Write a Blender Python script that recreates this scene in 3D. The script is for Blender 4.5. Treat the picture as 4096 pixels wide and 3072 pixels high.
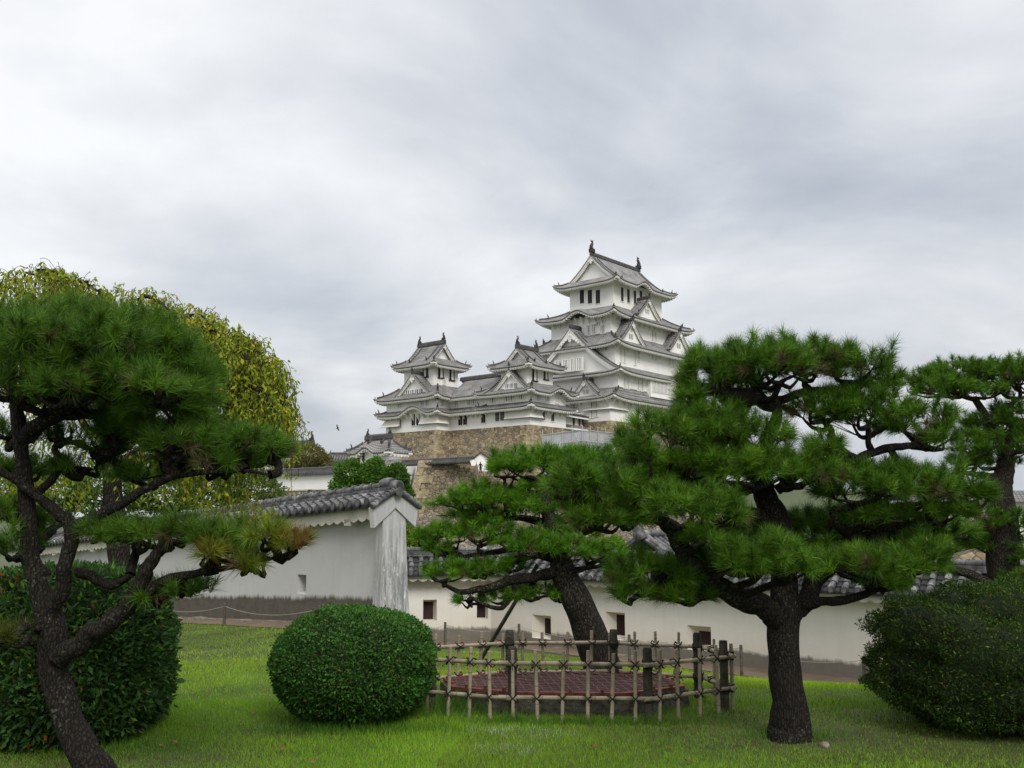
import bpy, math, random
import numpy as np
from mathutils import Vector, Matrix, noise
random.seed(7); rng = np.random.default_rng(11)
for o in list(bpy.data.objects): bpy.data.objects.remove(o)
S = bpy.context.scene; COL = S.collection
R = math.radians
# ---------------------------------------------------------------- camera
FPX, CX, CY, HCAM = 3800.0, 2048.0, 1536.0, 1.8
PITCH = math.atan((2060 - 1536) / FPX)
cd = bpy.data.cameras.new('camera'); cam = bpy.data.objects.new('camera', cd); COL.objects.link(cam)
cam.location = (0, 0, HCAM); cam.rotation_euler = (R(90) + PITCH, 0, 0)
cd.sensor_width = 36; cd.lens = 36 * FPX / 4096; cd.clip_start = 0.1; cd.clip_end = 6000
S.camera = cam
S.view_settings.view_transform = 'Standard'; S.view_settings.look = 'None'
S.view_settings.exposure = 0.12; S.view_settings.gamma = 1
# ---------------------------------------------------------------- world: overcast sky
SUN_EL, SUN_AZ = R(42), R(158)     # azimuth clockwise from +Y (view direction)
w = bpy.data.worlds.new('World'); S.world = w; w.use_nodes = True
nt = w.node_tree; nt.nodes.clear(); N = nt.nodes.new; L = nt.links.new
def mth(nt, op, a, b=None, c=None, clamp=False):
    n = nt.nodes.new('ShaderNodeMath'); n.operation = op; n.use_clamp = clamp
    for i, v in enumerate((a, b, c)):
        if v is None: continue
        if isinstance(v, (int, float)): n.inputs[i].default_value = v
        else: nt.links.new(v, n.inputs[i])
    return n.outputs[0]
out = N('ShaderNodeOutputWorld')
sky = N('ShaderNodeTexSky'); sky.sky_type = 'NISHITA'; sky.sun_disc = False
sky.sun_elevation = SUN_EL; sky.sun_rotation = SUN_AZ; sky.air_density = 1.5; sky.dust_density = 4
b1 = N('ShaderNodeBackground'); L(sky.outputs[0], b1.inputs[0]); b1.inputs[1].default_value = 0.05
tc = N('ShaderNodeTexCoord'); sp = N('ShaderNodeSeparateXYZ'); L(tc.outputs['Generated'], sp.inputs[0])
zc = mth(nt, 'MAXIMUM', sp.outputs[2], 0.0); zz = mth(nt, 'ADD', zc, 0.24)
px = mth(nt, 'DIVIDE', sp.outputs[0], zz); py = mth(nt, 'DIVIDE', sp.outputs[1], zz)
cb = N('ShaderNodeCombineXYZ'); L(px, cb.inputs[0]); L(py, cb.inputs[1])
mp = N('ShaderNodeMapping'); L(cb.outputs[0], mp.inputs[0]); mp.inputs['Location'].default_value = (1.3, 4.2, 0)
mp.inputs['Rotation'].default_value = (0, 0, R(-14)); mp.inputs['Scale'].default_value = (0.68, 0.62, 1)
nz = N('ShaderNodeTexNoise'); L(mp.outputs[0], nz.inputs[0]); nz.inputs['Scale'].default_value = 1.7
nz.inputs['Detail'].default_value = 7; nz.inputs['Roughness'].default_value = 0.52; nz.inputs['Distortion'].default_value = 0.35
nz2 = N('ShaderNodeTexNoise'); L(mp.outputs[0], nz2.inputs[0]); nz2.inputs['Scale'].default_value = 0.6; nz2.inputs['Detail'].default_value = 3
mix = mth(nt, 'ADD', mth(nt, 'MULTIPLY', nz.outputs[0], 0.62), mth(nt, 'MULTIPLY', nz2.outputs[0], 0.38))
# cloud deck thinner (brighter) to the upper left, heavier low down on the right
dirx = mth(nt, 'MULTIPLY', sp.outputs[0], -0.20)
el = mth(nt, 'MULTIPLY', sp.outputs[2], 0.16)
mix = mth(nt, 'ADD', mth(nt, 'ADD', mth(nt, 'MULTIPLY', mth(nt, 'SUBTRACT', mix, .5), 1.36), dirx), mth(nt, 'ADD', el, .545))
cr = N('ShaderNodeValToRGB'); L(mix, cr.inputs[0])
E = cr.color_ramp.elements
E[0].position = 0.40; E[0].color = (0.39, 0.425, 0.49, 1)
E[1].position = 0.74; E[1].color = (0.88, 0.885, 0.895, 1)
e = E.new(0.50); e.color = (0.50, 0.53, 0.585, 1)
e = E.new(0.60); e.color = (0.66, 0.675, 0.71, 1)
# pale bright strip at the horizon, and the deck brightens strongly overhead (above the picture)
hz = mth(nt, 'SUBTRACT', 1.0, mth(nt, 'MULTIPLY', zc, 9.0), None, True)
mx = N('ShaderNodeMixRGB'); L(mth(nt, 'MULTIPLY', hz, 0.75), mx.inputs[0]); L(cr.outputs[0], mx.inputs[1]); mx.inputs[2].default_value = (0.62, 0.66, 0.71, 1)
zen = mth(nt, 'MULTIPLY', mth(nt, 'SUBTRACT', zc, 0.50, None, True), 2.0, None, True)
stg = mth(nt, 'ADD', 0.96, mth(nt, 'MULTIPLY', zen, 1.5))
b2 = N('ShaderNodeBackground'); L(mx.outputs[0], b2.inputs[0]); L(stg, b2.inputs[1])
ad = N('ShaderNodeAddShader'); L(b1.outputs[0], ad.inputs[0]); L(b2.outputs[0], ad.inputs[1]); L(ad.outputs[0], out.inputs[0])
b1.inputs[1].default_value = 0.05 * 0.3
sl = bpy.data.lights.new('sun', 'SUN'); sl.energy = 2.0; sl.angle = R(25); sl.color = (1.0, 0.97, 0.92)
sun = bpy.data.objects.new('sun', sl); COL.objects.link(sun)
sd = Vector((math.sin(SUN_AZ) * math.cos(SUN_EL), math.cos(SUN_AZ) * math.cos(SUN_EL), math.sin(SUN_EL)))
sun.rotation_euler = (-sd).to_track_quat('-Z', 'Y').to_euler(); sun.location = (0, 0, 60)
# ---------------------------------------------------------------- measuring: photo pixel (4096x3072) -> world
def ray(x, y):
    cp, sp_ = math.cos(PITCH), math.sin(PITCH)
    d = np.array([x - CX, FPX * cp + (y - CY) * sp_, FPX * sp_ - (y - CY) * cp]); return d / d[1]
CAM = np.array([0, 0, HCAM])
def P(x, y, Y): return CAM + ray(x, y) * Y
def G(x, y, z=0.0):
    r = ray(x, y); return CAM + r * ((z - HCAM) / r[2])
# ---------------------------------------------------------------- helpers
def tag(o, label=None, cat=None, group=None, kind=None):
    if label: o['label'] = label
    if cat: o['category'] = cat
    if group: o['group'] = group
    if kind: o['kind'] = kind
    return o
ORG = {}
def empty(name, loc, rz=0.0, org=None):
    o = bpy.data.objects.new(name, None); COL.objects.link(o); o.location = loc; o.rotation_euler = (0, 0, rz)
    o.empty_display_size = 0.3; ORG[o.name] = np.array(loc if org is None else org, float); return o
class MB:
    def __init__(s): s.v = []; s.f = []; s.m = []; s.uv = []; s.sm = []; s.mats = []
    def mi(s, m):
        if m not in s.mats: s.mats.append(m)
        return s.mats.index(m)
    def face(s, pts, m, uv=None, sm=False):
        i = len(s.v); s.v.extend([tuple(map(float, p)) for p in pts]); s.f.append(tuple(range(i, i + len(pts))))
        s.m.append(s.mi(m)); s.uv.append(uv); s.sm.append(sm)
    def grid(s, pts, m, uvs=None, sm=True, closed=False):
        n, k = len(pts), len(pts[0]); i = len(s.v); mi = s.mi(m)
        for r in pts: s.v.extend([tuple(map(float, p)) for p in r])
        for a in range(n - 1):
            for b in range(k if closed else k - 1):
                c = (b + 1) % k
                s.f.append((i + a * k + b, i + a * k + c, i + (a + 1) * k + c, i + (a + 1) * k + b)); s.m.append(mi); s.sm.append(sm)
                s.uv.append([uvs[a][b], uvs[a][c], uvs[a + 1][c], uvs[a + 1][b]] if uvs else None)
    def box(s, c, h, m, ax=None, uvs=1.0):
        c = np.array(c, float); ax = np.eye(3) if ax is None else np.array(ax, float)
        q = {}
        for i in (-1, 1):
            for j in (-1, 1):
                for k in (-1, 1): q[(i, j, k)] = c + ax[0] * h[0] * i + ax[1] * h[1] * j + ax[2] * h[2] * k
        F = [((-1, -1, -1), (-1, 1, -1), (1, 1, -1), (1, -1, -1)), ((-1, -1, 1), (1, -1, 1), (1, 1, 1), (-1, 1, 1)),
             ((-1, -1, -1), (1, -1, -1), (1, -1, 1), (-1, -1, 1)), ((1, 1, -1), (-1, 1, -1), (-1, 1, 1), (1, 1, 1)),
             ((-1, 1, -1), (-1, -1, -1), (-1, -1, 1), (-1, 1, 1)), ((1, -1, -1), (1, 1, -1), (1, 1, 1), (1, -1, 1))]
        for f in F: s.face([q[k] for k in f], m)
    def tube(s, pts, rad, m, n=8, cap=True, rough=0.0, seed=0):
        pts = [np.array(p, float) for p in pts]; rings = []
        up = np.array([0.13, 0.21, 0.97]); acc = 0; uvs = []
        for i, p in enumerate(pts):
            t = pts[min(i + 1, len(pts) - 1)] - pts[max(i - 1, 0)]; t /= (np.linalg.norm(t) + 1e-9)
            if i == 0:
                a = np.cross(t, up)
                if np.linalg.norm(a) < .3: a = np.cross(t, [1, 0, 0])
            else: a = a - t * (a @ t)
            a /= np.linalg.norm(a) + 1e-12; b = np.cross(t, a)
            if i: acc += np.linalg.norm(p - pts[i - 1])
            r = rad[i] if hasattr(rad, '__len__') else rad; ring = []
            for k in range(n):
                an = 2 * math.pi * k / n
                rr = r * (1 + rough * noise.noise(Vector((math.cos(an) * 1.3 + seed, math.sin(an) * 1.3, acc / max(r, .01) * .5)))) if rough else r
                ring.append(p + a * rr * math.cos(an) + b * rr * math.sin(an))
            rings.append(ring); uvs.append([(k / n, acc) for k in range(n)])
        s.grid(rings, m, None, True, True)
        if cap:
            s.face(rings[0], m); s.face(rings[-1][::-1], m)
    def build(s, name, parent=None, sub=None):
        me = bpy.data.meshes.new(name); v = np.array(s.v, float)
        if parent is not None: v = v - ORG[parent.name]
        me.from_pydata(v.tolist(), [], s.f)
        for m in s.mats: me.materials.append(m)
        me.polygons.foreach_set('material_index', s.m); me.polygons.foreach_set('use_smooth', s.sm)
        if any(u is not None for u in s.uv):
            ul = me.uv_layers.new(name='UVMap'); d = []
            for f, u in zip(s.f, s.uv):
                d += (list(u) if u is not None else [(0, 0)] * len(f))
            ul.data.foreach_set('uv', np.array(d, float).ravel())
        o = bpy.data.objects.new(name, me); COL.objects.link(o)
        if sub is not None: o.parent = sub; ORG[o.name] = ORG[parent.name]
        elif parent is not None: o.parent = parent; ORG[o.name] = ORG[parent.name]
        return o
def bulk(name, v, tris, mat, col=None, parent=None, k=3):
    """large mesh from numpy: v (N,3), tris (M,k), col per vertex (N,3)"""
    me = bpy.data.meshes.new(name); v = np.asarray(v, float)
    if parent is not None: v = v - ORG[parent.name]
    nv, nf = len(v), len(tris)
    me.vertices.add(nv); me.vertices.foreach_set('co', v.astype(np.float32).ravel())
    me.loops.add(nf * k); me.loops.foreach_set('vertex_index', np.asarray(tris, np.int32).ravel())
    me.polygons.add(nf); me.polygons.foreach_set('loop_start', np.arange(0, nf * k, k, dtype=np.int32))
    if col is not None:
        a = me.color_attributes.new('tint', 'FLOAT_COLOR', 'POINT')
        a.data.foreach_set('color', np.concatenate([col, np.ones((nv, 1))], 1).astype(np.float32).ravel())
    me.materials.append(mat); me.update(); me.validate()
    o = bpy.data.objects.new(name, me); COL.objects.link(o)
    if parent is not None: o.parent = parent; ORG[o.name] = ORG[parent.name]
    return o
def smooth_path(pts, k=4):
    """Catmull-Rom through rows of numbers"""
    p = np.array(pts, float); o = []
    for i in range(len(p) - 1):
        a, b, c, d = p[max(i - 1, 0)], p[i], p[i + 1], p[min(i + 2, len(p) - 1)]
        for j in range(k):
            t = j / k; o.append(.5 * ((2 * b) + (-a + c) * t + (2 * a - 5 * b + 4 * c - d) * t * t + (-a + 3 * b - 3 * c + d) * t ** 3))
    o.append(p[-1]); return np.array(o)
# ---------------------------------------------------------------- materials
def mat(name, col=(.5, .5, .5), rough=.8, var=.15, vs=3.0, bump=0.0, bs=20.0, metal=0, spec=.3):
    m = bpy.data.materials.new(name); m.use_nodes = True; t = m.node_tree; p = t.nodes['Principled BSDF']
    p.inputs['Roughness'].default_value = rough; p.inputs['Metallic'].default_value = metal; p.inputs['Specular IOR Level'].default_value = spec
    tc = t.nodes.new('ShaderNodeTexCoord'); n = t.nodes.new('ShaderNodeTexNoise'); n.inputs['Scale'].default_value = vs; n.inputs['Detail'].default_value = 6
    t.links.new(tc.outputs['Object'], n.inputs[0])
    r = t.nodes.new('ShaderNodeValToRGB'); t.links.new(n.outputs[0], r.inputs[0])
    c = np.array(col); r.color_ramp.elements[0].position = .3; r.color_ramp.elements[1].position = .7
    r.color_ramp.elements[0].color = (*(c * (1 - var)), 1); r.color_ramp.elements[1].color = (*np.minimum(c * (1 + var), 1), 1)
    t.links.new(r.outputs[0], p.inputs[0])
    if bump:
        n2 = t.nodes.new('ShaderNodeTexNoise'); n2.inputs['Scale'].default_value = bs; n2.inputs['Detail'].default_value = 5
        t.links.new(tc.outputs['Object'], n2.inputs[0]); b = t.nodes.new('ShaderNodeBump'); b.inputs['Strength'].default_value = bump
        b.inputs['Distance'].default_value = 1 / bs; t.links.new(n2.outputs[0], b.inputs['Height']); t.links.new(b.outputs[0], p.inputs['Normal'])
    m['ramp'] = r.name; return m
def nodes(m): t = m.node_tree; return t, t.nodes['Principled BSDF'], t.nodes[m['ramp']]
def leafmat(name, trans=.25, rough=.5, spec=.25):
    m = bpy.data.materials.new(name); m.use_nodes = True; t = m.node_tree; p = t.nodes['Principled BSDF']; o = t.nodes['Material Output']
    a = t.nodes.new('ShaderNodeAttribute'); a.attribute_name = 'tint'; t.links.new(a.outputs['Color'], p.inputs[0])
    p.inputs['Roughness'].default_value = rough; p.inputs['Specular IOR Level'].default_value = spec
    tr = t.nodes.new('ShaderNodeBsdfTranslucent'); t.links.new(a.outputs['Color'], tr.inputs[0])
    ms = t.nodes.new('ShaderNodeMixShader'); ms.inputs[0].default_value = trans
    t.links.new(p.outputs[0], ms.inputs[1]); t.links.new(tr.outputs[0], ms.inputs[2]); t.links.new(ms.outputs[0], o.inputs[0]); return m
M = {}
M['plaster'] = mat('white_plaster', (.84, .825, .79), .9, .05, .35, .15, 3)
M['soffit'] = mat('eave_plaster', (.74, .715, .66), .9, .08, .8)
M['void'] = mat('dark_opening', (.012, .011, .012), .9, .1)
M['shade'] = mat('window_lattice_gap', (.20, .195, .19), .9, .1)
M['dtile'] = mat('dark_tile', (.065, .063, .062), .7, .35, 1.5)
M['tend'] = mat('round_tile_end', (.27, .265, .25), .7, .4, 3)
M['orn'] = mat('ornament_tile', (.035, .033, .033), .7, .3, 1.5)
M['wood'] = mat('weathered_wood', (.10, .085, .065), .85, .4, 14, .6, 60)
M['leaf'] = leafmat('foliage', .25, .65, .12); M['needle'] = leafmat('pine_needle', .18, .55, .2); M['grass'] = leafmat('grass_blade', .25, .6, .1)
M['leafsoft'] = leafmat('crown_leaf', .35, .6, .1)
def tile_far(ca=(.085, .082, .08), cb_=(.24, .235, .225), pj=.7):
    m = bpy.data.materials.new('castle_tile'); m.use_nodes = True; t = m.node_tree; p = t.nodes['Principled BSDF']; p.inputs['Roughness'].default_value = .75
    uv = t.nodes.new('ShaderNodeUVMap'); s = t.nodes.new('ShaderNodeSeparateXYZ'); t.links.new(uv.outputs[0], s.inputs[0])
    fu = mth(t, 'FRACT', mth(t, 'DIVIDE', s.outputs[0], .42)); fv = mth(t, 'FRACT', mth(t, 'DIVIDE', s.outputs[1], .50))
    rib = mth(t, 'SUBTRACT', 1.0, mth(t, 'MULTIPLY', mth(t, 'ABSOLUTE', mth(t, 'SUBTRACT', fu, .5)), 2.6), None, True)   # 1 on rib top
    rib = mth(t, 'POWER', rib, .6)
    edge = mth(t, 'MULTIPLY', mth(t, 'GREATER_THAN', rib, .25), mth(t, 'GREATER_THAN', .28, fv))                    # plaster joint on the rib
    tc = t.nodes.new('ShaderNodeTexCoord'); n = t.nodes.new('ShaderNodeTexNoise'); n.inputs['Scale'].default_value = .5; n.inputs['Detail'].default_value = 8; n.inputs['Roughness'].default_value = .65
    t.links.new(tc.outputs['Object'], n.inputs[0])
    r = t.nodes.new('ShaderNodeValToRGB'); t.links.new(n.outputs[0], r.inputs[0]); r.color_ramp.elements[0].position = .35; r.color_ramp.elements[1].position = .68
    r.color_ramp.elements[0].color = (*ca, 1); r.color_ramp.elements[1].color = (*cb_, 1)
    mx = t.nodes.new('ShaderNodeMixRGB'); t.links.new(mth(t, 'MULTIPLY', edge, mth(t, 'ADD', .15, mth(t, 'MULTIPLY', n.outputs[0], pj))), mx.inputs[0]); t.links.new(r.outputs[0], mx.inputs[1]); mx.inputs[2].default_value = (.62, .61, .58, 1)
    t.links.new(mx.outputs[0], p.inputs[0])
    b = t.nodes.new('ShaderNodeBump'); b.inputs['Strength'].default_value = 1; b.inputs['Distance'].default_value = .12
    t.links.new(rib, b.inputs['Height']); t.links.new(b.outputs[0], p.inputs['Normal']); return m
M['tile'] = tile_far()
def stone(name, sc, cols, mortar=(.03, .025, .02), gap=.06):
    m = bpy.data.materials.new(name); m.use_nodes = True; t = m.node_tree; p = t.nodes['Principled BSDF']; p.inputs['Roughness'].default_value = .9
    tc = t.nodes.new('ShaderNodeTexCoord'); mpn = t.nodes.new('ShaderNodeMapping'); mpn.inputs['Scale'].default_value = (sc, sc, sc * 1.35); t.links.new(tc.outputs['Object'], mpn.inputs[0])
    dn = t.nodes.new('ShaderNodeTexNoise'); dn.inputs['Scale'].default_value = 2.2 * sc; dn.inputs['Detail'].default_value = 2; t.links.new(tc.outputs['Object'], dn.inputs[0])
    va = t.nodes.new('ShaderNodeVectorMath'); va.operation = 'MULTIPLY_ADD'; t.links.new(dn.outputs['Color'], va.inputs[0]); va.inputs[1].default_value = (.45,) * 3; t.links.new(mpn.outputs[0], va.inputs[2])
    v1 = t.nodes.new('ShaderNodeTexVoronoi'); v1.inputs['Scale'].default_value = 1; t.links.new(va.outputs[0], v1.inputs[0]); v1.inputs['Randomness'].default_value = .95
    v2 = t.nodes.new('ShaderNodeTexVoronoi'); v2.feature = 'DISTANCE_TO_EDGE'; v2.inputs['Scale'].default_value = 1; t.links.new(va.outputs[0], v2.inputs[0]); v2.inputs['Randomness'].default_value = .95
    sp = t.nodes.new('ShaderNodeSeparateColor'); t.links.new(v1.outputs['Color'], sp.inputs[0])
    r = t.nodes.new('ShaderNodeValToRGB'); t.links.new(sp.outputs[0], r.inputs[0])
    els = r.color_ramp.elements; els[0].color = (*cols[0], 1); els[1].color = (*cols[-1], 1)
    for i, c in enumerate(cols[1:-1]): e = els.new((i + 1) / (len(cols) - 1)); e.color = (*c, 1)
    n = t.nodes.new('ShaderNodeTexNoise'); n.inputs['Scale'].default_value = 3 * sc; n.inputs['Detail'].default_value = 8; t.links.new(tc.outputs['Object'], n.inputs[0])
    m1 = t.nodes.new('ShaderNodeMixRGB'); m1.blend_type = 'MULTIPLY'; m1.inputs[0].default_value = .7; t.links.new(r.outputs[0], m1.inputs[1])
    r2 = t.nodes.new('ShaderNodeValToRGB'); t.links.new(n.outputs[0], r2.inputs[0]); r2.color_ramp.elements[0].position = .3; r2.color_ramp.elements[0].color = (.45, .42, .38, 1); r2.color_ramp.elements[1].position = .62; r2.color_ramp.elements[1].color = (1, 1, 1, 1)
    t.links.new(r2.outputs[0], m1.inputs[2])
    mx = t.nodes.new('ShaderNodeMixRGB'); t.links.new(mth(t, 'DIVIDE', v2.outputs['Distance'], gap, None, True), mx.inputs[0]); mx.inputs[1].default_value = (*mortar, 1); t.links.new(m1.outputs[0], mx.inputs[2])
    t.links.new(mx.outputs[0], p.inputs[0])
    b = t.nodes.new('ShaderNodeBump'); b.inputs['Strength'].default_value = .9; b.inputs['Distance'].default_value = .22
    h = mth(t, 'ADD', mth(t, 'MINIMUM', v2.outputs['Distance'], .22), mth(t, 'MULTIPLY', n.outputs[0], .12))
    h = mth(t, 'ADD', h, mth(t, 'MULTIPLY', sp.outputs[1], .25))
    t.links.new(h, b.inputs['Height']); t.links.new(b.outputs[0], p.inputs['Normal']); return m
M['stone_up'] = stone('tan_rubble_stone', 1.2, [(.19, .145, .085), (.28, .22, .13), (.38, .31, .20), (.25, .195, .125), (.16, .135, .105), (.34, .27, .16)])
M['stone_ash'] = mat('tan_ashlar_stone', (.29, .235, .145), .9, .5, 1.1, .7, 4)
M['stone_slope'] = stone('brown_rubble_slope_stone', 2.6, [(.10, .08, .055), (.20, .155, .10), (.26, .21, .14), (.14, .11, .08), (.09, .075, .06)], gap=.12)
M['stone_low'] = stone('grey_brown_rubble_stone', 1.7, [(.15, .12, .075), (.26, .205, .12), (.33, .27, .17), (.20, .155, .10), (.12, .10, .08)], gap=.09)
# ================================================================ castle frame: u = right-away, v = left-away
FRZ = R(49.5); eR = np.array([math.cos(FRZ), math.sin(FRZ), 0]); eL = np.array([-math.sin(FRZ), math.cos(FRZ), 0])
KO = P(2442, 1682, 180.0); KO0 = np.array([KO[0], KO[1], 0.0])
def W(u, v, z): return KO0 + eR * u + eL * v + np.array([0, 0, z])
def onL(x, y, u):                       # pixel -> (v,z) on plane u=const
    r = ray(x, y); t = (eR @ (KO0 + eR * u) - eR @ CAM) / (eR @ r); q = CAM + r * t; return float((q - KO0) @ eL), float(q[2])
def onR(x, y, v):
    r = ray(x, y); t = (eL @ (KO0 + eL * v) - eL @ CAM) / (eL @ r); q = CAM + r * t; return float((q - KO0) @ eR), float(q[2])
def cthing(name, u, v, z): return empty(name, W(u, v, z), FRZ, (u, v, z))
def side(c, k, al, ou, z):
    """al absolute coordinate along the side, ou distance out from centre"""
    if k == 'R': return (al, c[1] - ou, z)
    if k == 'B': return (al, c[1] + ou, z)
    if k == 'L': return (c[0] - ou, al, z)
    return (c[0] + ou, al, z)
def g(t, c=.32): return t + c * t * (1 - t)
def bell(x): return .5 * (1 + math.cos(math.pi * x)) if abs(x) < 1 else 0.0
def spiral_s(n):                        # parameters along a side, denser at the ends
    return [math.sin((i / n - .5) * math.pi) * .35 + (i / n - .5) * 2 * .65 for i in range(n + 1)]
def eave_edge(mb, line_top, inward, m_soffit_rows):
    pass
def slope_side(mb, eb, c, k, al_c, half, outf, zf, t0, t1, kar, up, twall, lip=.26, fas=.22, nS=44, nT=7, u0=0):
    """generic roof side. half(t)->half length, outf(t)->distance out, zf(t)->z. kar=[(abs centre,halfwidth,height)]"""
    ss = spiral_s(nS)
    def pt(s, t, dz=0.0, inn=0.0):
        al = al_c + s * half(t); z = zf(t) + up * abs(s) ** 7 * max(0, (t - t0) / (t1 - t0)) ** 2
        tt = max(0, (t - t0) / (t1 - t0))
        for (kc, kw, kh) in kar: z += kh * bell((al - kc) / kw) * min(1, tt * 1.15) ** .8
        return side(c, k, al, outf(t) - inn, z + dz)
    rows, uvs = [], []
    for j in range(nT + 1):
        t = t0 + (t1 - t0) * j / nT
        rows.append([pt(s, t) for s in ss]); uvs.append([(al_c + s * half(t) + u0, outf(t) * 1.12) for s in ss])
    mb.grid(rows, M['tile'], uvs)
    # eave: dark tile lip, white fascia, soffit
    a = [pt(s, t1) for s in ss]; b = [pt(s, t1, -lip) for s in ss]; mb.grid([a, b], M['dtile'], None, False)
    c1 = [pt(s, t1, -lip, .12) for s in ss]; d1 = [pt(s, t1, -lip - fas, .12) for s in ss]
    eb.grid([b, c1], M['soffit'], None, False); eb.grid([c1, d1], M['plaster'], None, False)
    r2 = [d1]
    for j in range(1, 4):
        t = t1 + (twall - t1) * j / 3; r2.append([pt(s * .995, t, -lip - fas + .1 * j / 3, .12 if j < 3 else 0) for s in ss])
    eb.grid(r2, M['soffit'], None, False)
    # round tile ends along the lip and rafter ends under the fascia
    Lh = half(t1); nt_ = int(2 * Lh / .46)
    for i in range(nt_ + 1):
        s = -1 + 2 * i / nt_; p = np.array(pt(s, t1, -.03)); p0 = np.array(pt(s, t1, -.03, .2)); d = p - p0; d /= np.linalg.norm(d)
        tn = np.array([-d[1], d[0], 0.0])
        mb.box(p, (.10, .13, .10), M['tend'], (tn, d, (0, 0, 1)))
    nr = int(2 * Lh / .62)
    for i in range(nr + 1):
        s = (-1 + 2 * i / nr) * .985; p = np.array(pt(s, t1, -lip - fas - .06, .55)); p0 = np.array(pt(s, t1, 0, 1.2)); d = np.array(pt(s, t1)) - p0; d /= np.linalg.norm(d)
        tn = np.array([-d[1], d[0], 0.0])
        eb.box(p, (.13, .38, .11), M['plaster'], (tn, d, (0, 0, 1)))
    return pt
def ridge_line(mb, pts, w=.2, h=.3, m=None):
    m = m or M['dtile']; pts = [np.array(p, float) for p in pts]
    rows = []
    for i, p in enumerate(pts):
        t = pts[min(i + 1, len(pts) - 1)] - pts[max(0, i - 1)]; t[2] = 0; t /= np.linalg.norm(t) + 1e-9; s = np.array([-t[1], t[0], 0])
        rows.append([p - s * w + (0, 0, -.1), p - s * w * .8 + (0, 0, h * .7), p + (0, 0, h), p + s * w * .8 + (0, 0, h * .7), p + s * w + (0, 0, -.1)])
    mb.grid(rows, m, None, False); mb.face(rows[0], m); mb.face(rows[-1][::-1], m)
def finial(mb, p, d, h=1.0):
    """demon tile with an upswept fin; d = unit direction it faces"""
    h = h * .8; p = np.array(p, float); d = np.array(d, float); s = np.array([-d[1], d[0], 0])
    mb.box(p + (0, 0, h * .25), (.26 * h, .12 * h, .32 * h), M['orn'], (s, d, (0, 0, 1)))
    mb.tube([p + (0, 0, h * .5), p + d * .1 * h + (0, 0, h * .8), p + d * .28 * h + (0, 0, h * 1.1)], [.16 * h, .13 * h, .06 * h], M['orn'], 6)
def shachi(parent, p, d, h=2.0):
    """dolphin-fish ridge ornament: head down on the ridge, tail curling up"""
    mb = MB(); p = np.array(p, float); d = np.array(d, float); s = np.array([-d[1], d[0], 0]); up = np.array([0, 0, 1.])
    mb.box(p + up * .12 * h, (.17 * h, .2 * h, .14 * h), M['orn'], (s, d, up))
    prof = [(-.02, .18, .17), (.10, .34, .16), (.08, .52, .13), (-.03, .68, .10), (-.10, .82, .07), (-.02, .95, .04)]
    mb.tube([p + d * a * h + up * b * h for a, b, c in prof], [c * h for a, b, c in prof], M['orn'], 8)
    for a0, b0, a1, b1 in ((-.02, .86, .20, .98), (-.06, .86, -.20, 1.02), (.08, .40, .30, .50), (-.08, .62, -.24, .66), (-.1, .34, -.26, .40)):
        q = p + d * a0 * h + up * b0 * h; e_ = p + d * a1 * h + up * b1 * h
        for sg in (-.05, .05): mb.face([q + s * sg * h - up * .08 * h, e_, q + s * sg * h * .3 + up * .08 * h], M['orn'])
        mb.tube([q, e_], [.05 * h, .012 * h], M['orn'], 5)
    return mb.build('ridge_fish', parent)
def skirt(parent, c, inn, outr, zi, zo, wall, up=.75, kar=None, nm='roof'):
    kar = kar or {}; mb = MB(); eb = MB(); hips = []
    for k in 'RLBE':
        u = k in 'RB'; ia, ib = (inn if u else inn[::-1]); oa, ob = (outr if u else outr[::-1]); wb = (wall[1] if u else wall[0])
        tw = (wb - ib) / (ob - ib)
        slope_side(mb, eb, c, k, c[0] if u else c[1], lambda t, a=ia, b=oa: a + (b - a) * t, lambda t, a=ib, b=ob: a + (b - a) * t,
                   lambda t: zi + (zo - zi) * g(t), 0, 1, kar.get(k, []), up, tw)
    for su in (-1, 1):
        for sv in (-1, 1):
            pts = []
            for j in range(9):
                t = j / 8; pts.append((c[0] + su * (inn[0] + (outr[0] - inn[0]) * t), c[1] + sv * (inn[1] + (outr[1] - inn[1]) * t), zi + (zo - zi) * g(t) + up * t * t))
            hip = MB(); hips.append(hip); ridge_line(hip, pts[:-1]); dd = np.array([su, sv, 0]) / math.sqrt(2)
            finial(hip, np.array(pts[5]) + (0, 0, .15), dd, 1.0); finial(hip, np.array(pts[8]) - dd * .3, dd, .55)
    r = mb.build(nm, parent); eb.build('eaves', parent, r)
    for h in hips: h.build('hip_ridge', parent, r)
    return r
def gegyo(mb, c, k, al, ou, z, s, fancy=False):
    """carved pendant under the gable apex"""
    def q(a, o, zz): return side(c, k, al + a * s, ou + o, z + zz * s)
    lobes = [(0, 0, .55), (-.5, .12, .4), (.5, .12, .4), (0, -.55, .34)]
    if fancy: lobes += [(-1.05, -.25, .36), (1.05, -.25, .36), (-1.6, -.7, .3), (1.6, -.7, .3), (-2.1, -1.15, .24), (2.1, -1.15, .24), (0, .5, .4)]
    for a, b, r_ in lobes:
        n = 9; f1 = [q(a + r_ * math.cos(6.283 * i / n), .12, b + r_ * math.sin(6.283 * i / n)) for i in range(n)]
        f0 = [q(a + r_ * math.cos(6.283 * i / n), -.05, b + r_ * math.sin(6.283 * i / n)) for i in range(n)]
        mb.face(f1, M['plaster']); mb.grid([f0, f1], M['plaster'], None, True, True)
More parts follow.
